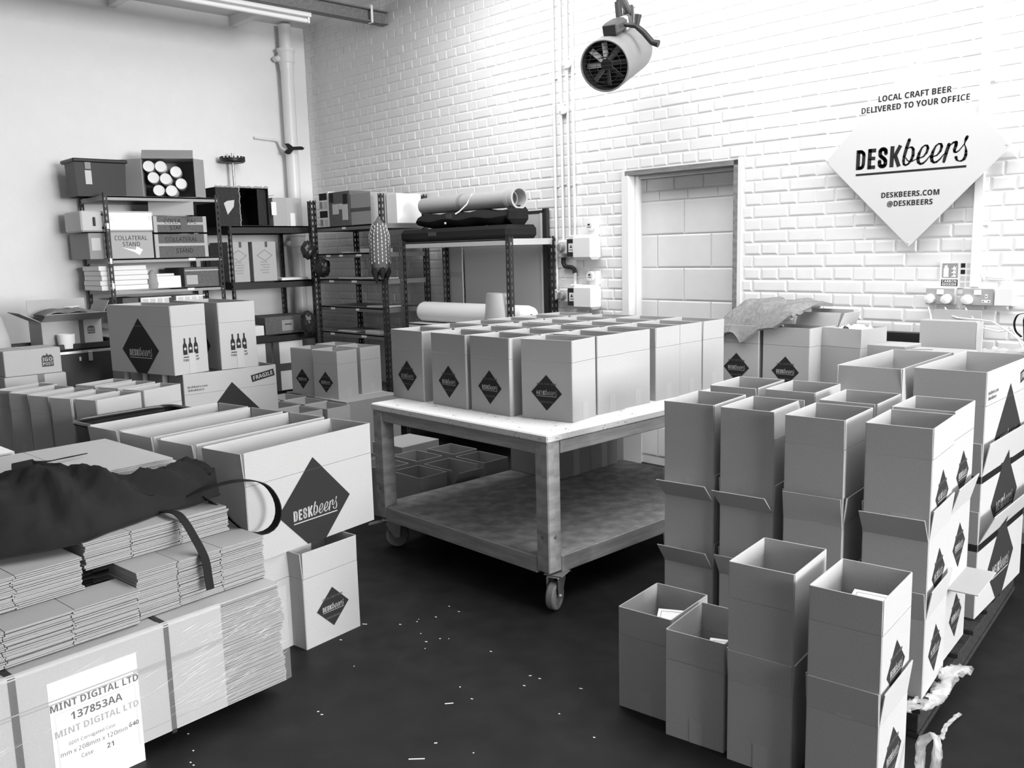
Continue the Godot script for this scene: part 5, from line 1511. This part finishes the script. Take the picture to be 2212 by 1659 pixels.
func round_box(called: String, label: String, x: float, y: float, r: float) -> void:
	var o := thing(called, label, "junction box", at(x, y, 0), "round junction boxes on the conduits")
	var b := MB.new()
	b.lathe(rot(Vector3(90, 0, 0)), [Vector2(r * 0.8, 0.0), Vector2(r * 0.8, 0.03), Vector2(r, 0.032), Vector2(r, 0.04), Vector2(r * 0.92, 0.043), Vector2(0, 0.043)], 22)
	part(o, "body", b.mesh(), M.white_plastic)
	for s: float in [-1.0, 1.0]: part(o, "screw", bx(Vector3(0.007, 0.007, 0.003)), M.dark_grey_rack, at(s * r * 0.6, s * r * 0.5, 0.0435))

func conduits() -> void:
	var ends := [[3.446, 1.25], [3.517, 1.60], [3.582, 1.60], [3.634, 1.62]]
	for k in 4:
		var c := thing("conduit", "white vertical conduit pipe left of the doorway, %s from the left" % ORD[k], "conduit", ID, "vertical conduits left of the doorway")
		var b := MB.new()
		b.tube([Vector3(ends[k][0], ends[k][1], 0.016), Vector3(ends[k][0], 3.76, 0.016)], 0.0105, 10)
		part(c, "pipe", b.mesh(), M.white_gloss)
		for y: float in [2.78, 2.01]: clip_pair(c, ends[k][0], y + 0.012 * (k % 2))
		if k == 0: clip_pair(c, ends[0][0], 1.42)
	round_box("junction_box", "round white junction box high on the conduits", 3.557, 2.555, 0.042)
	round_box("junction_box", "round white junction box at the foot of the leftmost conduit", 3.437, 1.215, 0.042)
	round_box("junction_box", "round white junction box beside the industrial heater", 3.60, 2.865, 0.042)
	for q: Array in [[1.565, "upper"], [1.21, "lower"]]:
		var y: float = q[0]
		var s := thing("isolator_switch", "white wall isolator with a round dark knob, %s one" % q[1], "switch", at(3.54, y, 0), "wall isolators")
		part(s, "back_box", bx(Vector3(0.10, 0.10, 0.05), 0.008, Vector3(0, 0, 0.026)), M.white_plastic)
		var b := MB.new()
		b.lathe(Transform3D(Basis(Vector3.RIGHT, PI / 2), Vector3(-0.008, 0, 0.05)), [Vector2(0.038, 0), Vector2(0.038, 0.006), Vector2(0.03, 0.008), Vector2(0.028, 0.03), Vector2(0, 0.032)], 20)
		part(s, "knob", b.mesh(), M.grey_plastic)
		part(s, "knob_grip", bx(Vector3(0.012, 0.05, 0.016), 0.004, Vector3(-0.008, 0, 0.088)), M.dark_grey_rack)
		var g := thing("control_box", "white electrical control box with a warning label, %s one" % q[1], "electrical box", at(3.755, y - 0.005, 0), "electrical control boxes")
		part(g, "housing", bx(Vector3(0.20, 0.175, 0.11), 0.02, Vector3(0.03, 0, 0.06)), M.white_plastic)
		part(g, "dark_front", bx(Vector3(0.075, 0.125, 0.09), 0.004, Vector3(-0.095, 0.0, 0.05)), M.black_plastic)
		part(g, "end_cover", bx(Vector3(0.075, 0.18, 0.07), 0.006, Vector3(-0.095, 0.0, 0.036)), M.white_plastic)
		var w := part(g, "warning_label", bx(Vector3(0.05, 0.062, 0.001)), M.paper, at(-0.088, 0.0, 0.0956))
		part(w, "warning_sign", poly_mesh([Vector2(-0.014, -0.004), Vector2(0.014, -0.004), Vector2(0, 0.021)]), M.print_dark, at(0, 0.002, 0.0008))
		part(w, "printed_line", bx(Vector3(0.036, 0.010, 0.0006)), M.print_mid, at(0, -0.016, 0.0007))
		var d := thing("timer", "small white timer with a round dial above the control box, %s one" % q[1], "timer", at(3.815, y + 0.13, 0), "wall timers")
		part(d, "box", bx(Vector3(0.07, 0.10, 0.045), 0.006, Vector3(0.012, 0.0, 0.023)), M.white_plastic)
		b = MB.new()
		b.lathe(Transform3D(Basis(Vector3.RIGHT, PI / 2), Vector3(0.0, 0.015, 0.045)), [Vector2(0.034, 0), Vector2(0.034, 0.018), Vector2(0.03, 0.021), Vector2(0, 0.021)], 20)
		part(d, "dial", b.mesh(), M.white_plastic)
		part(d, "display", bx(Vector3(0.02, 0.011, 0.001)), M.print_black, at(0, 0.024, 0.0668))
		part(d, "lettering", txt("TIMER", 0.008), M.print_black, at(0, 0.006, 0.0662))
	var e := thing("conduit", "white conduit bend with a black flexible elbow between the isolators", "conduit", ID)
	var b := MB.new()
	b.tube([Vector3(3.515, 1.49, 0.018), Vector3(3.515, 1.45, 0.018), Vector3(3.53, 1.425, 0.018), Vector3(3.56, 1.42, 0.018), Vector3(3.60, 1.418, 0.018), Vector3(3.625, 1.405, 0.018), Vector3(3.632, 1.375, 0.018)], 0.0165, 10)
	part(e, "black_elbow", b.mesh(), M.black_plastic)
	b = MB.new()
	b.tube([Vector3(3.515, 1.52, 0.018), Vector3(3.515, 1.48, 0.018)], 0.0115, 10)
	b.tube([Vector3(3.632, 1.385, 0.018), Vector3(3.632, 1.25, 0.018)], 0.0125, 10)
	part(e, "pipe", b.mesh(), M.white_gloss)
	clip_pair(e, 3.632, 1.345)
	# vertical trunking at the right with its cable
	var t := thing("cable_trunking", "slim white trunking running down the wall behind the diamond sign", "trunking", ID)
	part(t, "duct", bx(Vector3(0.045, 2.45, 0.022), 0.003), M.white_gloss, at(6.40, 2.53, 0.012))
	for y: float in [2.32, 1.62]: part(t, "clip", bx(Vector3(0.03, 0.012, 0.012), 0.003), M.white_gloss, at(6.432, y, 0.008))

func heater() -> void:
	# cylinder hung from a wall bracket, pointing into the room and down
	var h := thing("industrial_heater", "dark cylindrical industrial fan heater hanging from a wall bracket", "heater", ID)
	var f := Vector3(4.52, 2.615, 0.70)
	var k := Vector3(4.36, 2.80, 0.27)
	var ax := (f - k).normalized()
	var xx := ax.cross(Vector3.UP).normalized()
	var B := Basis(xx, ax, xx.cross(ax))
	var T := Transform3D(B, k)
	var L := (f - k).length()
	var R := 0.152
	var b := MB.new()
	b.lathe(T, [Vector2(0, 0.01), Vector2(R - 0.004, 0), Vector2(R, 0.004), Vector2(R, L - 0.004), Vector2(R - 0.004, L), Vector2(R - 0.010, L), Vector2(R - 0.012, L - 0.09), Vector2(0.0, L - 0.10)], 40)
	part(h, "casing", b.mesh(), M.heater_paint)
	# black inside, guard of wires, hub and blades
	b = MB.new()
	b.lathe(T, [Vector2(R - 0.0125, L - 0.004), Vector2(R - 0.0125, L - 0.085), Vector2(0, L - 0.088)], 36)
	part(h, "duct_lining", b.mesh(), M.black_plastic)
	for i in 8:
		var a := TAU * i / 8.0
		b = MB.new()
		var d := Vector3(cos(a), 0, sin(a)); var e := Vector3(-sin(a), 0, cos(a))
		b.box(T * Transform3D(Basis(d, Vector3.UP, d.cross(Vector3.UP)) * Basis(Vector3.RIGHT, 0.6), d * 0.075 + Vector3(0, L - 0.05, 0)), Vector3(0.10, 0.004, 0.035), 0.001)
		part(h, "blade", b.mesh(), M.steel_dim)
	b = MB.new()
	b.lathe(T, [Vector2(0.032, L - 0.07), Vector2(0.032, L - 0.03), Vector2(0, L - 0.028)], 18)
	part(h, "hub", b.mesh(), M.black_plastic)
	b = MB.new()
	for i in 13:
		var z := -0.135 + i * 0.0225
		var w := sqrt(maxf(0.0, R * R * 0.94 - z * z))
		b.tube([T * Vector3(-w, L - 0.006, z), T * Vector3(w, L - 0.006, z)], 0.0018, 5)
	for r: float in [0.05, 0.1, R - 0.006]:
		var ring := []
		for i in 33: ring.append(T * Vector3(cos(TAU * i / 32.0) * r, L - 0.005, sin(TAU * i / 32.0) * r))
		b.tube(ring, 0.0018, 5, false)
	part(h, "wire_guard", b.mesh(), M.black_plastic)
	# motor housing box on top
	var up := (Vector3.UP - ax * ax.dot(Vector3.UP)).normalized()
	var mid := k.lerp(f, 0.52) + up * (R + 0.03) - xx * 0.03
	var M2 := Transform3D(B, mid)
	b = MB.new()
	b.box(M2, Vector3(0.10, 0.30, 0.075), 0.018)
	part(h, "control_housing", b.mesh(), M.heater_dark)
	b = MB.new()
	b.box(M2 * at(0, -0.045, 0), Vector3(0.106, 0.035, 0.081), 0.01)
	part(h, "pale_band", b.mesh(), M.paper)
	b = MB.new()
	b.box(M2 * at(0, 0.149, 0), Vector3(0.085, 0.012, 0.062), 0.008)
	part(h, "end_cap", b.mesh(), M.black_plastic)
	# crank arm
	b = MB.new()
	var c0 := mid + ax * 0.02 - xx * 0.05
	b.tube([c0, c0 - xx * 0.07 + Vector3(0, -0.015, 0), c0 - xx * 0.12 + Vector3(0, -0.06, 0), c0 - xx * 0.17 + Vector3(0, -0.12, 0), c0 - xx * 0.21 + Vector3(0, -0.135, 0)], [0.012, 0.016, 0.018, 0.018, 0.022], 10)
	b.tube([c0 - xx * 0.075 + Vector3(0, -0.02, 0), c0 - xx * 0.085 + Vector3(0, 0.045, 0)], [0.014, 0.022], 10)
	part(h, "crank_lever", b.mesh(), M.black_plastic)
	# pivot and wall bracket
	b = MB.new()
	var pv := Vector3(mid.x - 0.01, mid.y + 0.05, mid.z - 0.03)
	b.tube([pv, pv + Vector3(-0.01, 0.09, 0)], 0.022, 10)
	b.tube([pv + Vector3(-0.01, 0.09, 0), pv + Vector3(-0.01, 0.20, 0)], 0.011, 10)
	part(h, "pivot", b.mesh(), M.black_plastic)
	b = MB.new()
	var tp := pv + Vector3(-0.01, 0.16, 0)
	var wl := Vector3(4.145, tp.y + 0.02, 0.012)
	var dr := (wl - tp)
	b.box(Transform3D(Basis.looking_at(dr.normalized(), Vector3.UP), (tp + wl) / 2), Vector3(0.04, 0.05, dr.length() + 0.03), 0.01)
	b.box(at(4.145, tp.y - 0.065, 0.012), Vector3(0.075, 0.25, 0.022), 0.008)
	b.box(Transform3D(Basis(Vector3.RIGHT, 0.0), Vector3(4.145, tp.y - 0.07, 0.04)), Vector3(0.02, 0.2, 0.05), 0.006)
	part(h, "wall_bracket", b.mesh(), M.heater_dark)

func sign_board() -> void:
	var s := thing("sign", "large pale diamond sign with the black brewery delivery lettering on the brick wall", "sign", at(6.072, 1.998, 0.052))
	part(s, "board", bx(Vector3(0.678, 0.678, 0.018), 0.003), M.sign_face, Transform3D(Basis(Vector3.BACK, PI / 4), Vector3.ZERO))
	for q: Array in [[0.0, 0.46], [0.46, 0.0], [0.0, -0.46], [-0.46, 0.0]]:
		var b := MB.new()
		b.lathe(Transform3D(Basis(Vector3.RIGHT, PI / 2), Vector3(q[0], q[1], 0.009)), [Vector2(0.005, 0), Vector2(0.004, 0.002), Vector2(0, 0.003)], 8)
		part(s, "screw_cap", b.mesh(), M.print_light)
	for q: Array in [[0.2, 0.2], [-0.2, -0.2], [-0.2, 0.2], [0.2, -0.2]]: part(s, "spacer", bx(Vector3(0.03, 0.03, 0.042)), M.white_plastic, at(q[0], q[1], -0.03))
	var f := 0.0098
	part(s, "lettering", txt("LOCAL CRAFT BEER", 0.030), M.print_black, at(0.0, 0.300, f))
	part(s, "lettering", txt("DELIVERED TO YOUR OFFICE", 0.030), M.print_black, at(0.0, 0.250, f))
	var k := 0.105
	part(s, "word_mark", logo(), M.print_black, Transform3D(Basis().scaled(Vector3(k, k, k)), Vector3(-k * 2.74 - 0.01, -0.06, f)))
	part(s, "lettering", txt("DESKBEERS.COM", 0.028), M.print_black, at(0.0, -0.205, f))
	part(s, "lettering", txt("@DESKBEERS", 0.028), M.print_black, at(0.0, -0.252, f))

func sockets() -> void:
	# fire notice
	var n := thing("fire_notice", "small fire extinguisher notice reading carbon dioxide above the sockets", "sign", at(6.325, 1.367, 0.004))
	part(n, "plate", bx(Vector3(0.205, 0.135, 0.003)), M.paper)
	var pc := part(n, "pictogram", bx(Vector3(0.078, 0.074, 0.001)), M.print_mid, at(-0.052, 0.022, 0.002))
	part(pc, "extinguisher", poly_mesh([Vector2(-0.032, -0.034), Vector2(-0.006, -0.034), Vector2(-0.006, 0.012), Vector2(-0.013, 0.02), Vector2(-0.012, 0.03), Vector2(-0.03, 0.024), Vector2(-0.03, 0.02), Vector2(-0.022, 0.02), Vector2(-0.032, 0.012)]), M.paper, at(0, 0, 0.0008))
	for k in 3: part(pc, "flame", poly_mesh([Vector2(0.004, -0.032 + k * 0.02), Vector2(0.03, -0.034 + k * 0.018), Vector2(0.034, -0.012 + k * 0.02), Vector2(0.028, -0.026 + k * 0.02), Vector2(0.02, -0.014 + k * 0.02), Vector2(0.016, -0.026 + k * 0.02)]), M.paper, at(0, 0, 0.0008))
	var pl := part(n, "name_panel", bx(Vector3(0.082, 0.034, 0.001)), M.print_black, at(-0.053, -0.042, 0.002))
	part(pl, "lettering", txt("CARBON", 0.013), M.paper, at(0, 0.008, 0.0006))
	part(pl, "lettering", txt("DIOXIDE", 0.013), M.paper, at(0, -0.008, 0.0006))
	for k in 4:
		part(n, "symbol", bx(Vector3(0.022, 0.022, 0.0008)), M.print_black if k < 2 else M.print_light, at(0.012, 0.048 - k * 0.033, 0.002))
		part(n, "text_panel", bx(Vector3(0.062, 0.022, 0.0008)), M.print_light, at(0.062, 0.048 - k * 0.033, 0.002))
	for q: Array in [[6.24, "left", 2], [6.424, "right", 1]]:
		var s := thing("double_socket", "grey metal double socket under the fire notice, %s one" % q[1], "socket", at(q[0], 1.256, 0), "double sockets")
		part(s, "back_box", bx(Vector3(0.146, 0.086, 0.03), 0.003, Vector3(0, 0, 0.015)), M.white_plastic)
		part(s, "face_plate", bx(Vector3(0.146, 0.086, 0.006), 0.002, Vector3(0, 0, 0.033)), M.plate_grey)
		part(s, "switch_pair", bx(Vector3(0.034, 0.026, 0.006), 0.002, Vector3(0.0, 0.022, 0.037)), M.white_plastic)
		if q[2] == 1:
			part(s, "socket_insert", bx(Vector3(0.012, 0.02, 0.001)), M.paper, at(0.042, 0.004, 0.0365))
			part(s, "socket_insert", bx(Vector3(0.042, 0.014, 0.001)), M.paper, at(0.042, -0.022, 0.0365))
			for x: float in [-0.013, 0.013]: part(s, "socket_hole", bx(Vector3(0.006, 0.005, 0.001)), M.print_black, at(0.042 + x, -0.022, 0.0372))
			part(s, "socket_hole", bx(Vector3(0.004, 0.008, 0.001)), M.print_black, at(0.042, 0.004, 0.0372))
	var ends := [[Vector3(6.192, 1.20, 0.06), Vector3(6.21, 1.16, 0.07), Vector3(6.225, 1.14, 0.10), Vector3(6.23, 1.02, 0.14)], [Vector3(6.277, 1.20, 0.06), Vector3(6.30, 1.165, 0.07), Vector3(6.35, 1.15, 0.08), Vector3(6.45, 1.147, 0.10), Vector3(6.53, 1.14, 0.12), Vector3(6.62, 1.10, 0.17), Vector3(6.72, 1.04, 0.22), Vector3(6.80, 0.9, 0.28), Vector3(6.86, 0.737, 0.3)], [Vector3(6.378, 1.20, 0.06), Vector3(6.395, 1.175, 0.07), Vector3(6.42, 1.155, 0.075), Vector3(6.47, 1.10, 0.06), Vector3(6.54, 1.085, 0.05), Vector3(6.60, 1.10, 0.05), Vector3(6.66, 1.0, 0.06)]]
	for i in 3:
		var x: float = [6.192, 6.277, 6.378][i]
		var g := thing("plug", "white plug in the %s, its cable trailing down" % ["left socket, left outlet", "left socket, right outlet", "right socket"][i], "plug", ID, "white plugs in the sockets")
		var b := MB.new()
		var rows := []
		for k in 5:
			var t := k / 4.0
			var r := []
			for j in 17:
				var a := TAU * j / 16.0
				r.append(Vector3(x + cos(a) * 0.027 * (1.0 - 0.15 * t * t) * (1.0 - 0.12 * sin(a)), 1.243 + sin(a) * 0.026 * (1.0 - 0.15 * t * t), 0.037 + 0.032 * t))
			rows.append(r)
		var last := []
		for j in 17: last.append(Vector3(x, 1.243, 0.0705))
		rows.append(last)
		b.sheet(rows, 0.0)
		part(g, "body", b.mesh(), M.white_plastic)
		b = MB.new()
		var cv := Curve3D.new()
		for p: Vector3 in ends[i]: cv.add_point(p)
		b.tube(ends[i], 0.004, 7)
		part(g, "cable", b.mesh(), M.white_plastic)
	var jb := thing("junction_box", "square white junction box right of the double sockets with a thin cable above", "junction box", at(6.548, 1.256, 0))
	part(jb, "box", bx(Vector3(0.086, 0.086, 0.04), 0.003, Vector3(0, 0, 0.02)), M.white_plastic)
	var b := MB.new()
	b.tube([Vector3(0.01, 0.043, 0.012), Vector3(0.005, 0.075, 0.012), Vector3(-0.02, 0.095, 0.012), Vector3(-0.06, 0.096, 0.012), Vector3(-0.09, 0.10, 0.012), Vector3(-0.11, 0.125, 0.012)], 0.004, 7)
	part(jb, "cable", b.mesh(), M.white_plastic)

# ---------------------------------------------------------------- desk along the back wall, right of the doorway
func back_desk() -> void:
	var d := thing("desk", "black-topped desk along the back wall under the sockets", "desk", ID)
	part(d, "top", bx(Vector3(2.3, 0.03, 0.62), 0.004), M.black_plastic, at(6.25, 0.72, 0.33))
	for q: Array in [[5.15, 0.06], [7.35, 0.06], [5.15, 0.6], [7.35, 0.6]]: part(d, "leg", bx(Vector3(0.04, 0.705, 0.04), 0.003), M.black_rack, at(q[0], 0.3525, q[1]))
	var S := Vector3(0.285, 0.265, 0.205)
	obox("diamond box on the desk half under the grey jumper", at(5.315, 0.7355, 0.40, 0), S, 0.1, [0, 0, 0, 0], "diamond boxes on the desk")
	obox("open diamond box on the desk right of the jumper, a bottle neck showing", at(5.625, 0.7355, 0.40, -2), S, 0.1, [0, 0, 0, 0], "diamond boxes on the desk", {"fixed": true})
	obox("open box on the desk filled with white tissue, right of the diamond boxes", at(5.90, 0.7355, 0.295, -9), Vector3(0.25, 0.265, 0.23), 0.1, [-5, 0, 2, 0], "", {"diamond": false})
	obox("open box with spread flaps at the back of the desk, behind the diamond box", at(5.66, 0.7355, 0.16, 0), Vector3(0.26, 0.33, 0.2), 0.11, [-25, 0, 0, 22], "", {"diamond": false})
	var b := MB.new()
	b.lathe(Transform3D(Basis(Vector3.FORWARD, -0.9), Vector3(5.58, 1.0, 0.40)), [Vector2(0, -0.18), Vector2(0.03, -0.18), Vector2(0.03, -0.02), Vector2(0.014, 0.05), Vector2(0.014, 0.10), Vector2(0.017, 0.10), Vector2(0.017, 0.125), Vector2(0, 0.125)], 16)
	solo("bottle", "dark bottle leaning in the open diamond box on the desk", "bottle", b.mesh(), M.black_gloss, at(0.02, 0.03, 0))
	rng.seed = 33
	var rows := []
	for i in 14:
		var r := []
		for j in 12: r.append(Vector3(-0.11 + j * 0.02, 0.02 * rng.randf_range(-1, 1) + 0.035 * sin(j * 0.28), -0.09 + i * 0.0135))
		rows.append(r)
	b = MB.new()
	b.sheet(rows, 0.004)
	solo("tissue_paper", "crumpled white tissue filling the box on the desk", "paper", b.mesh(), M.paper, at(5.90, 1.065, 0.295, -9))
	# jumper thrown over the boxes
	var f := FastNoiseLite.new()
	f.seed = 12; f.frequency = 0.22
	rows = []
	for i in 26:
		var r := []
		for j in 16:
			var u := i / 25.0; var v := j / 15.0
			var x := lerpf(5.10, 5.665, u)
			var z := lerpf(0.06, 0.525, sqrt(v))
			var top := 1.225 - 1.5 * pow(maxf(0.0, 0.35 - u), 2.0) - 0.5 * pow(maxf(0.0, u - 0.8), 2.0)
			var hem := [1.10, 1.03, 1.06, 1.05, 1.01, 1.055, 1.08, 1.10, 1.13, 1.17]
			var hk := mini(int(u * 9.0), 8)
			var bottom := lerpf(hem[hk], hem[hk + 1], u * 9.0 - hk)
			var y := lerpf(top, bottom, pow(clampf((v - 0.25) / 0.75, 0.0, 1.0), 1.8))
			y += 0.02 * f.get_noise_2d(i, j) + 0.010 * sin(i * 0.8 + j * 0.45)
			r.append(Vector3(x, y, z))
		rows.append(r)
	b = MB.new()
	for r: Array in rows: r.reverse()
	b.sheet(rows, 0.018)
	var jm := thing("jumper", "grey marl jumper thrown over the boxes on the desk", "jumper", ID)
	part(jm, "cloth", b.mesh(), M.marl)
	b = MB.new()
	var ring := []
	for k in 17: ring.append(Vector3(5.61 + 0.05 * cos(TAU * k / 16.0), 1.20 + 0.006 * sin(TAU * k / 16.0), 0.26 + 0.10 * sin(TAU * k / 16.0)))
	b.tube(ring, 0.009, 8, false)
	part(jm, "collar", b.mesh(), M.marl_dark)
	# cartons
	var c := thing("carton", "tall pale carton with an open flap on the desk under the sockets", "box", at(6.335, 0.7355, 0.12))
	part(c, "body", bx(Vector3(0.275, 0.405, 0.10), 0.002, Vector3(0, 0.2025, 0)), M.kraft)
	part(c, "flap", bx(Vector3(0.235, 0.05, 0.004), 0.0008, Vector3(0.01, 0.025, 0)), M.kraft, at(0, 0.405, -0.045))
	part(c, "side_flap", bx(Vector3(0.03, 0.4, 0.004), 0.0008, Vector3(0.016, 0.2, 0)), M.kraft, at(0.138, 0.0, 0.05, 50))
	c = plain_box("carton", "low closed carton on the desk before the tall pale one", at(6.375, 0.7355, 0.36), Vector3(0.28, 0.275, 0.22), M.kraft)
	part(c, "packing_tape", bx(Vector3(0.1, 0.001, 0.02)), M.tape_dark, at(-0.08, 0.2755, 0.02, 25))
	plain_box("carton", "low carton on the desk between tissue box and tall carton", at(6.10, 0.7355, 0.27), Vector3(0.22, 0.285, 0.2), M.kraft)
	plain_box("carton", "black flat case standing on the desk against the wall", at(6.0, 0.7355, 0.045), Vector3(0.42, 0.325, 0.05), M.black_plastic, "", "case")
	for q: Array in [[6.352, 0.53, "left"], [6.405, 0.54, "right"]]:
		b = MB.new()
		b.lathe(ID, [Vector2(0, 0), Vector2(0.03, 0), Vector2(0.03, 0.16), Vector2(0.013, 0.20), Vector2(0.013, 0.235), Vector2(0.017, 0.235), Vector2(0.017, 0.25), Vector2(0, 0.252)], 16)
		var bt := thing("bottle", "dark bottle with a bright cap behind the large boxes, %s one" % q[2], "bottle", at(q[0], 0.7355, q[1]), "capped bottles on the desk")
		part(bt, "glass", b.mesh(), M.black_gloss)
		b = MB.new()
		b.lathe(ID, [Vector2(0.0185, 0.238), Vector2(0.0185, 0.254), Vector2(0, 0.257)], 14)
		part(bt, "cap", b.mesh(), M.steel)
	# moulded pulp trays
	for k in 9:
		rows = []
		for i in 22:
			var r := []
			for j in 17:
				r.append(Vector3(-0.24 + i * 0.023, 0.013 * sin(i * 1.15 + k) * cos(j * 1.1) + 0.012, -0.16 + j * 0.02))
			rows.append(r)
		b = MB.new()
		for r: Array in rows: r.reverse()
		b.sheet(rows, 0.004)
		rng.seed = 70 + k
		solo("pulp_tray", "wavy grey pulp bottle tray in the pile at the desk's right, %s" % (["bottom", "second", "third", "fourth", "fifth", "sixth", "seventh", "eighth", "top"][k] + " one"), "tray", b.mesh(), M.pulp, at(6.80 + rng.randf_range(-0.02, 0.02), 0.742 + k * 0.0335, 0.42 + rng.randf_range(-0.02, 0.02), rng.randf_range(-6, 6)), "pulp trays on the desk")
	# black backpack at the frame edge
	var bp := thing("backpack", "black backpack with a loop handle at the right end of the desk", "bag", at(6.86, 1.03, 0.44))
	b = MB.new()
	b.lathe(Transform3D(Basis().scaled(Vector3(1, 1, 0.6)), Vector3.ZERO), [Vector2(0, 0), Vector2(0.075, 0.0), Vector2(0.09, 0.06), Vector2(0.098, 0.15), Vector2(0.09, 0.185), Vector2(0.06, 0.20), Vector2(0, 0.205)], 20)
	part(bp, "body", b.mesh(), M.black_cloth)
	b = MB.new()
	b.sheet(ribbon([Vector3(-0.085, 0.185, 0.02), Vector3(-0.115, 0.175, 0.02), Vector3(-0.128, 0.14, 0.02), Vector3(-0.12, 0.10, 0.02), Vector3(-0.095, 0.075, 0.02)], Vector3(0, 0, 1), 0.02), 0.003)
	part(bp, "loop_handle", b.mesh(), M.black_cloth)

# scraps and scratches on the dark floor
func floor_bits() -> void:
	rng.seed = 99
	var spots := [[5.822, 3.074, 0.03], [6.014, 3.361, 0.05], [6.081, 2.68, 0.012], [5.046, 2.90, 0.02]]
	for k in 46: spots.append([rng.randf_range(5.1, 6.6), rng.randf_range(2.5, 4.0), rng.randf_range(0.003, 0.012)])
	var names := ["long pale", "short pale", "tiny pale", "flat white"]
	for i in spots.size():
		var q: Array = spots[i]
		solo("paper_scrap", "%s scrap lying on the dark floor" % names[i] if i < 4 else "tiny pale scrap scattered on the open dark floor", "scrap", bx(Vector3(q[2], 0.0012, 0.004)), M.paper, at(q[0], 0.0007, q[1], 35.0 + rng.randf_range(-20, 20)), "" if i < 4 else "scraps on the floor")
